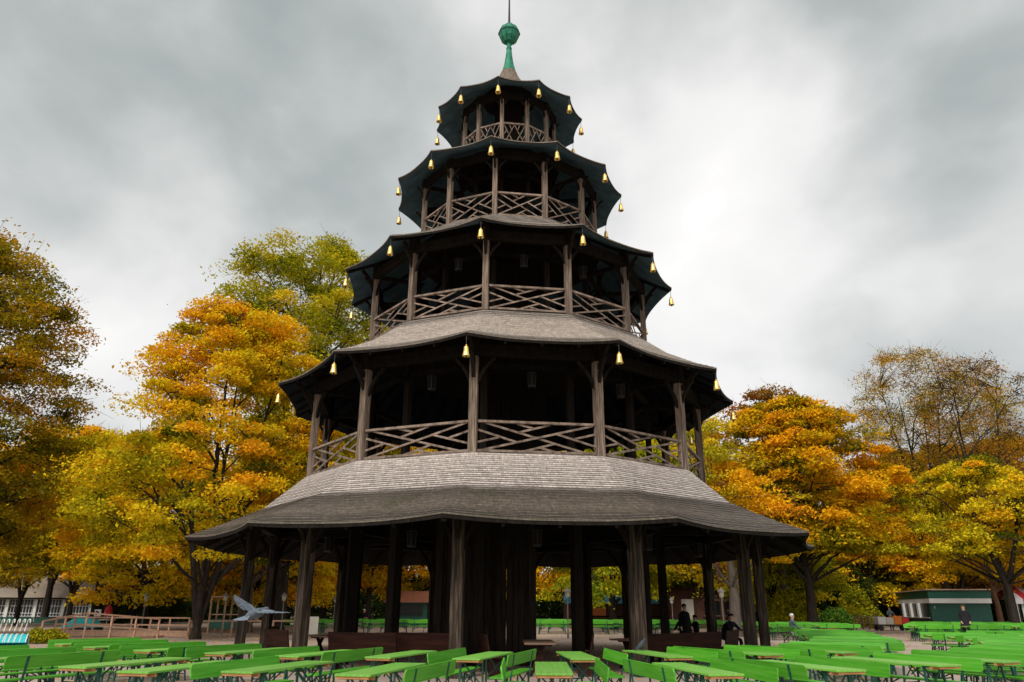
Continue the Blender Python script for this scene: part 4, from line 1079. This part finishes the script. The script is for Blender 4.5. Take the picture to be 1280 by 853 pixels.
    d = rng.normal(size=(n, 3)); d /= np.linalg.norm(d, axis=1)[:, None]; rad = rng.uniform(.0, 1, n)**.42*(1+rng.exponential(.10, n))
    q = d*rad[:, None]*np.stack([sz, sz, sz*flat], 1); q[:, 2] -= .22*(q[:, 0]**2+q[:, 1]**2)/np.maximum(sz, .1)
    P = c[:, :3]+q
    hf = (P[:, 2]-base)/ch
    pn = rng.normal(0, 1, len(C_))[ci]
    low = np.sin(P[:, 0]*.55+seed)*np.sin(P[:, 1]*.6+seed*2)*np.sin(P[:, 2]*.7+seed*.5)
    tt = tint[0]+tint[1]*(.62*pn+.34*rng.normal(0, 1, n)+.75*low)+(c[:, 3]-.75)*.35+hbias*(hf-.5)
    S = size*rng.uniform(.6, 1.35, n)
    return wood, leaf_mesh('crown', P, S, np.clip(tt, 0, 1), mat, rng)
def plant(me, name, label, x, y, rz=0, s=1.0, sz=None, group=None, cat='tree', bark=None):
    t = thing(name, label, cat, (x, y, 0), rz, group); t.scale = (s, s, sz or s)
    w = bpy.data.objects.new('trunk', me[0]); c = bpy.data.objects.new('crown', me[1])
    for o in (w, c): COL.objects.link(o); o.parent = t
    return t

# single trees one can tell apart
def tree_at(px, d, name, label, rz=0, s=1, sz=None, group=None, me=None): 
    x, y = W(px, d); return plant(me, name, label, x, y, rz, s, sz, group)
near_left = make_tree(11, 21.8, 3.6, 9.4, LEAF_OLIVE, BARK, 720, 210, .21, .42, 'dome', 1.1, -.06, (.56,.30), .42, extra_twigs=2)
tree_at(-198, 38, 'broadleaf_tree', 'tall olive and brown leaved tree filling the left edge of the sky', .4, me=near_left)
mid_left = make_tree(23, 18.8, 4.2, 8.8, LEAF_YELLOW, BARK, 460, 270, .20, .27, 'cone', .90, .17, (.68,.30), .42, fork=4, forkz=.5, extra_twigs=2, hbias=.34)
tree_at(252, 41, 'multi_trunk_tree', 'orange and yellow tree with dark triple trunk left of the tower', 1.1, me=mid_left)
lime = make_tree(31, 29.0, 8.5, 7.8, LEAF_LIME, BARK, 520, 210, .25, .42, 'vase', 1.15, .20, (.62,.26), .50, fork=4, extra_twigs=1, hbias=.15)
tree_at(352, 55, 'tall_lime_tree', 'tallest green and yellow tree rising behind the orange one, left of the tower', .3, me=lime)
ches = make_tree(41, 15.8, 5.4, 5.3, LEAF_ORANGE, BARK, 380, 250, .26, .34, 'dome', .95, .12, (.44,.26), .40)
tree_at(1017, 53, 'chestnut_tree', 'dense orange chestnut tree with dark trunk right of the tower', .0, me=ches)
rust = make_tree(43, 18.8, 8.0, 4.6, LEAF_RUST, BARK_GREY, 130, 120, .28, .34, 'dome', .85, .20, (.55,.3), .38, extra_twigs=3)
tree_at(985, 60, 'rust_topped_tree', 'thin rust-brown crown standing above the orange chestnut', .9, me=rust)
bare1 = make_tree(51, 26.5, 7.5, 7.6, LEAF_OLIVE, BARK, 270, 90, .21, .34, 'vase', 1.3, .10, (.70,.3), .6, fork=4, extra_twigs=8, hbias=.2)
tree_at(1190, 74, 'half_bare_tree', 'tall half-bare tree with forked trunk against the sky at right', .5, me=bare1)
tree_at(1098, 80, 'half_bare_tree', 'smaller half-bare tree just left of the tallest forked one', 2.2, .84, me=bare1)
bare2 = make_tree(53, 24.5, 7.0, 7.2, LEAF_RUST, BARK, 230, 90, .21, .34, 'vase', 1.2, .12, (.35,.3), .6, fork=3, extra_twigs=6)
tree_at(1268, 79, 'half_bare_tree', 'broad half-bare tree with olive leaves behind the kiosk towards the right edge', 3.9, 1.0, me=bare1)
tree_at(1268, 66, 'half_bare_tree', 'brown-leaved thinning tall tree at the right edge of the picture', 1.0, .95, me=bare2)
yell = make_tree(61, 12.0, 2.2, 5.6, LEAF_YELLOW, BARK, 260, 190, .26, .26, 'dome', .95, .12, (.55,.26), .42, fork=3, extra_twigs=1)
yell2 = make_tree(63, 13.5, 2.8, 5.2, LEAF_ORANGE, BARK, 240, 190, .26, .26, 'oval', .95, .12, (.50,.28), .42, extra_twigs=1)
oliv = make_tree(65, 11.0, 2.0, 5.0, LEAF_LIME, BARK, 230, 180, .26, .24, 'dome', .95, .10, (.60,.26), .42)
sparse = make_tree(69, 12.0, 4.9, 5.2, LEAF_YELLOW, BARK, 200, 190, .26, .22, 'dome', .90, .10, (.55,.28), .42, fork=4, forkz=2.0, extra_twigs=2)
thin = make_tree(67, 14.5, 3.0, 4.2, LEAF_LIME, BARK_RED, 120, 90, .24, .16, 'oval', .85, .15, (.80,.24), .45, fork=3, extra_twigs=4)
dark = make_tree(71, 12.5, .8, 4.6, LEAF_DARK, BARK, 220, 170, .30, .24, 'oval', 1.1, .08, (.45,.25), .6)
T = [ # px, d, mesh, s, sz, name, label
 (28, 66, sparse, .90, .95, 'small_tree', 'small yellow-green tree with bare lower twigs before the hall, far left'),
 (92, 64, sparse, .95, .98, 'small_tree', 'small orange-yellow tree with bare twigs over the hall roof, second from left'),
 (-28, 62, sparse, 1.1, 1.2, 'broadleaf_tree', 'dark golden tree under the tall tree at the left edge'),
 (62, 78, sparse, 1.5, 1.62, 'broadleaf_tree', 'broad yellow tree behind the hall, lower than its neighbours'),
 (122, 74, sparse, 1.35, 1.55, 'broadleaf_tree', 'golden tree filling the gap between hall and orange tree'),
 (186, 58, yell, 1.12, 1.18, 'broadleaf_tree', 'low orange tree directly left of the triple trunk'),
 (315, 58, yell, 1.0, 1.15, 'broadleaf_tree', 'yellow tree right behind the triple trunk beside the tower'),
 (362, 70, yell2, 1.0, 1.1, 'broadleaf_tree', 'orange tree seen between the leftmost columns under the eave'),
 (405, 74, yell2, 1.18, 1.50, 'broadleaf_tree', 'bright orange tree seen under the eave left of centre'),
 (462, 68, yell2, 1.03, 1.38, 'broadleaf_tree', 'yellow tree with forked dark trunk seen between left inner columns'),
 (522, 76, yell, 1.18, 1.58, 'broadleaf_tree', 'golden tree seen under the roof just left of the front column'),
 (585, 80, yell, 1.23, 1.65, 'broadleaf_tree', 'golden tree behind the front column and the stair enclosure'),
 (668, 76, yell, 1.12, 1.58, 'broadleaf_tree', 'golden tree in the narrow gap right of the stair enclosure'),
 (768, 62, oliv, 1.12, 1.42, 'broadleaf_tree', 'yellow-green tree with thick trunk seen before the blue awning'),
 (826, 78, yell, 1.18, 1.58, 'broadleaf_tree', 'bright yellow tree seen under the eave right of centre'),
 (880, 72, oliv, 1.18, 1.65, 'broadleaf_tree', 'green tree seen above the brown shed'),
 (955, 76, oliv, 1.1, 1.1, 'broadleaf_tree', 'green-yellow tree behind the rightmost columns'),
 (905, 52, thin, 1.0, .98, 'young_tree', 'slender yellow-green tree with twisted branches beside the right eaves'),
 (935, 66, thin, 1.15, 1.05, 'young_tree', 'thin light green tree between the tower and the orange chestnut'),
 (1078, 82, yell, 1.3, 1.3, 'broadleaf_tree', 'golden-orange tree right behind the chestnut'),
 (1118, 86, sparse, 1.1, 1.1, 'broadleaf_tree', 'low yellow tree left of and behind the kiosk'),
 (1150, 84, yell2, 1.25, 1.35, 'broadleaf_tree', 'orange tree standing behind the kiosk roof'),
 (1205, 76, sparse, 1.1, 1.0, 'broadleaf_tree', 'yellow tree directly above the right part of the kiosk'),
 (1215, 90, yell2, 1.4, 1.5, 'broadleaf_tree', 'large orange-brown tree behind the kiosk towards the right edge'),
 (1300, 80, yell2, 1.4, 1.4, 'broadleaf_tree', 'orange tree above the market tent, cut by the right edge'),
 (1030, 88, yell2, 1.3, 1.2, 'broadleaf_tree', 'orange tree hidden low behind the chestnut trunk'),
 (973, 61, oliv, .9, .85, 'broadleaf_tree', 'green tree with dark trunk between right column and chestnut'),
]
for i, (px, d, me, s, sz, nm, lab) in enumerate(T):
    tree_at(px, d, nm, lab, i*1.7, s, sz, me=me, group=None)
# right foreground tree with dark trunk and orange boughs over the kiosk
rt = make_tree(81, 11.2, 5.2, 5.6, LEAF_YELLOW, BARK, 230, 190, .21, .27, 'dome', .90, .16, (.46,.30), .34, fork=3, extra_twigs=2)
tree_at(1270, 50, 'spreading_tree', 'dark-trunked tree spreading orange boughs over the right end of the kiosk', .8, me=rt)
# stout trunks seen between the columns
def stout(seed, r, H, bark): 
    return make_tree(seed, H, 5.5, 5.0, LEAF_ORANGE, bark, 120, 140, .28, r, 'dome', 1.0, .15, (.5,.3), .42)
s1 = stout(91, .46, 12, BARK_GREY); s2 = stout(93, .26, 10.5, BARK_RED)
tree_at(919, 48, 'stout_tree', 'tree with thick pale grey trunk seen between the right columns', 0, .85, me=s1)
tree_at(1252, 54, 'slender_tree', 'tree with slim reddish trunk just left of the dark one at right', 1, .85, .8, me=s2)
tree_at(312, 52, 'stout_tree', 'tree with straight grey-brown trunk between the two leftmost columns', 2, .9, me=s1)
tree_at(350, 49, 'stout_tree', 'tree with dark leaning trunk right of the second column from left', 3, .85, me=stout(95, .48, 12, BARK))
# dark wood behind everything
k = 0
for px, d, s in [(-70,100,.9),(-15,96,.75),(45,104,.8),(150,70,.42),(178,72,.46),(208,78,.5),(300,80,.5),(232,92,.7),(340,96,.65),(395,90,.5),(440,98,.6),(500,104,.6),(560,96,.6),(640,104,.7),(700,100,.55),(745,106,.6),(810,98,.55),(860,88,.55),(905,94,.65),(940,86,.6),(990,78,.55),(1035,74,.5),(1064,76,.52),(1090,84,.6),(1135,96,.8),(1190,100,.85),(1250,100,.85),(1310,98,.9)]:
    k += 1
    tree_at(px, d, 'dark_evergreen', 'dark green tree in the shaded far wood, %s from the left' % (ORD[k-1] if k <= 20 else 'number %d' % k), k*1.3, s, s*.85, 'dark trees of the far wood', me=dark)
# hedge-like undergrowth as one mass
rng = np.random.default_rng(5)
n = 70000
a = rng.uniform(-.78, .78, n); dd = rng.uniform(84, 118, n)
px_x = np.tan(a)*dd; hh = 4.2+1.6*np.sin(px_x*.22)+1.0*np.sin(px_x*.61+2)
P = np.stack([px_x, dd-CAM_D, rng.uniform(0, 1, n)**.8*hh], 1)
tag(bpy.data.objects.new('undergrowth', leaf_mesh('undergrowth', P, rng.uniform(.35, .8, n), np.clip(rng.normal(.35, .22, n), 0, 1), LEAF_DARK, rng)), kind='stuff')
COL.objects.link(bpy.data.objects['undergrowth'])
# bushes
def bush(seed, r, h, mat, n=5200, size=.14, tint=(.5, .25)):
    rng = np.random.default_rng(seed); d = rng.normal(size=(n, 3)); d /= np.linalg.norm(d, axis=1)[:, None]; d[:, 2] = np.abs(d[:, 2])
    f = rng.uniform(.35, 1, n)**.4; lump = 1+.16*np.sin(d[:, 0]*6+seed)*np.sin(d[:, 1]*5)+.10*np.sin(d[:, 2]*9+seed)
    P = d*(f*lump)[:, None]*np.array([r, r, h]); P[:, 2] += .05
    c = leaf_mesh('foliage', P, size*rng.uniform(.6, 1.4, n), np.clip(rng.normal(tint[0], tint[1], n), 0, 1), mat, rng)
    paths = [(bez(np.zeros(3), np.array([.1*r*math.cos(q), .1*r*math.sin(q), h*.4]), np.array([.7*r*math.cos(q), .7*r*math.sin(q), h*.75]), 5), np.linspace(.03, .008, 5)) for q in np.arange(9)*.7]
    return np_tubes('stem', paths, BARK, 5), c
def put_bush(me, px, d, label, s=1, rz=0, group=None):
    x, y = W(px, d); t = thing('bush', label, 'bush', (x, y, 0), rz, group); t.scale = (s,)*3
    for nm, m_ in (('stem', me[0]), ('foliage', me[1])):
        o = bpy.data.objects.new(nm, m_); COL.objects.link(o); o.parent = t
b1 = bush(3, 1.15, 1.75, LEAF_SHRUB); b2 = bush(4, .8, .6, LEAF_LIME, 2600, .10, (.6,.2)); b3 = bush(6, 1.6, 2.6, LEAF_LIME, 6500, .18, (.6,.25))
put_bush(b1, 1046, 50, 'round green bush behind the terracotta pots on the right')
put_bush(b3, 985, 58, 'yellow-green shrub behind the white-haired person', 1.0, 1)
put_bush(b3, 1003, 64, 'taller shrub between the rightmost column and the chestnut trunk', 1.15, 2)
put_bush(b3, 1072, 70, 'yellow-green shrub above the dark wooden fence', 1.2, 4)
put_bush(b2, 58, 36.0, 'low yellow-green plant left in the bed below the ramp', 1, 0); put_bush(b2, 76, 37.2, 'low yellow-green plant right in the bed below the ramp', .9, 2)
# fallen leaves
n = 9000
a = rng.uniform(-.62, .62, n); dd = 9+rng.uniform(0, 1, n)**.8*55
P = np.stack([np.tan(a)*dd, dd-CAM_D, rng.uniform(.008, .03, n)], 1)
fl = bpy.data.objects.new('fallen_leaves', leaf_mesh('fallen_leaves', P, rng.uniform(.06, .15, n), np.clip(rng.normal(.6, .25, n), 0, 1), LEAF_ORANGE, rng, up=3, droop=.02)); COL.objects.link(fl); tag(fl, kind='stuff')

# ------------------------------------------------------------------ sky, sun, exposure
w = bpy.data.worlds.new("World"); sc.world = w; w.use_nodes = True; nt = w.node_tree; nt.nodes.clear(); L = nt.links.new
SUN_EL, SUN_AZ = R(42), R(208)      # azimuth clockwise from +y: behind the camera, to the left
out = N(nt, 'ShaderNodeOutputWorld'); bg = N(nt, 'ShaderNodeBackground', Strength=.10)
sky = N(nt, 'ShaderNodeTexSky', sky_type='NISHITA', sun_disc=False, sun_elevation=SUN_EL, sun_rotation=SUN_AZ)
tc = N(nt, 'ShaderNodeTexCoord'); mp = N(nt, 'ShaderNodeMapping'); mp.inputs['Scale'].default_value = (1, 1, 1.25); mp.inputs['Location'].default_value = (3.1, 1.4, .35)
L(tc.outputs['Generated'], mp.inputs[0])
wn = N(nt, 'ShaderNodeTexNoise', Scale=1.5, Detail=5.0); L(mp.outputs[0], wn.inputs['Vector'])
vm = N(nt, 'ShaderNodeVectorMath', operation='MULTIPLY_ADD'); vm.inputs[1].default_value = (.22,.22,.22); L(wn.outputs['Color'], vm.inputs[0]); L(mp.outputs[0], vm.inputs[2])
cn = N(nt, 'ShaderNodeTexNoise', Scale=2.7, Detail=7.0, Roughness=.46); L(vm.outputs[0], cn.inputs['Vector'])
# cloud banks, brighter openings and added unseen glow, given by direction in the sky
wv = N(nt, 'ShaderNodeVectorMath', operation='MULTIPLY_ADD'); wv.inputs[1].default_value = (.34,.34,.34); L(wn.outputs['Color'], wv.inputs[0])
off = N(nt, 'ShaderNodeVectorMath', operation='ADD'); off.inputs[1].default_value = (-.17,-.17,-.17); L(tc.outputs['Generated'], off.inputs[0]); L(off.outputs[0], wv.inputs[2])
def sky_dir(px, py):
    u = (426.5-py)/935.6; cp, sp_ = math.cos(.3418), math.sin(.3418)
    return Vector(((px-640)/935.6, cp-u*sp_, sp_+u*cp)).normalized()
acc_ = cn.outputs['Fac']
for dvec, rad, wgt in [(sky_dir(110,60),.40,-.13), (sky_dir(330,120),.26,-.10), (sky_dir(430,60),.20,-.05), (sky_dir(40,260),.16,-.02), (sky_dir(1235,190),.17,-.10), (sky_dir(1180,60),.22,-.03),
                       (sky_dir(320,270),.22,.10), (sky_dir(470,210),.17,.07), (sky_dir(640,30),.22,.09), (sky_dir(820,70),.30,.11), (sky_dir(980,180),.26,.04), (sky_dir(120,380),.24,.05), (sky_dir(60,470),.2,.03), (sky_dir(960,430),.35,.03),
                       (Vector((-.3,-.85,.45)).normalized(), 1.3, .46), (Vector((0,-.1,1)).normalized(), .8, .08)]:  # unseen sky behind the camera and overhead brightened to lift the scene light
    ds = N(nt, 'ShaderNodeVectorMath', operation='DISTANCE'); ds.inputs[1].default_value = dvec; L(wv.outputs[0], ds.inputs[0])
    mr = N(nt, 'ShaderNodeMapRange', interpolation_type='SMOOTHSTEP'); mr.inputs[1].default_value = 0; mr.inputs[2].default_value = rad; mr.inputs[3].default_value = wgt; mr.inputs[4].default_value = 0
    L(ds.outputs['Value'], mr.inputs[0]); ad = N(nt, 'ShaderNodeMath', operation='ADD'); L(acc_, ad.inputs[0]); L(mr.outputs[0], ad.inputs[1]); acc_ = ad.outputs[0]
cr = ramp(nt, acc_, [(.26, (2.8,3.2,3.2)), (.40, (4.2,4.5,4.45)), (.51, (6.0,6.1,6.0)), (.62, (7.9,7.85,7.75)), (.74, (8.9,8.8,8.65)), (.88, (16,15.6,15)), (1.0, (29,28,26))])
mx = N(nt, 'ShaderNodeMix', data_type='RGBA'); mx.inputs[0].default_value = .95
L(sky.outputs[0], mx.inputs[6]); L(cr.outputs[0], mx.inputs[7]); L(mx.outputs[2], bg.inputs[0]); L(bg.outputs[0], out.inputs[0])
sd = bpy.data.lights.new('sun', 'SUN'); sd.energy = 1.5; sd.angle = R(12); sd.color = (1, .95, .87)
so = bpy.data.objects.new('sun', sd); COL.objects.link(so)
dv = Vector((math.sin(SUN_AZ)*math.cos(SUN_EL), math.cos(SUN_AZ)*math.cos(SUN_EL), math.sin(SUN_EL)))
so.rotation_euler = dv.to_track_quat('Z', 'Y').to_euler(); so.location = (0, -20, 40)
vs = sc.view_settings; vs.view_transform = 'Standard'; vs.look = 'None'; vs.gamma = 1; vs.exposure = 0.22; vs.use_curve_mapping = False
sc.cycles.max_bounces = 6; sc.cycles.diffuse_bounces = 3; sc.cycles.transmission_bounces = 3; sc.cycles.glossy_bounces = 2
sc.cycles.use_denoising = True
bpy.context.view_layer.update()
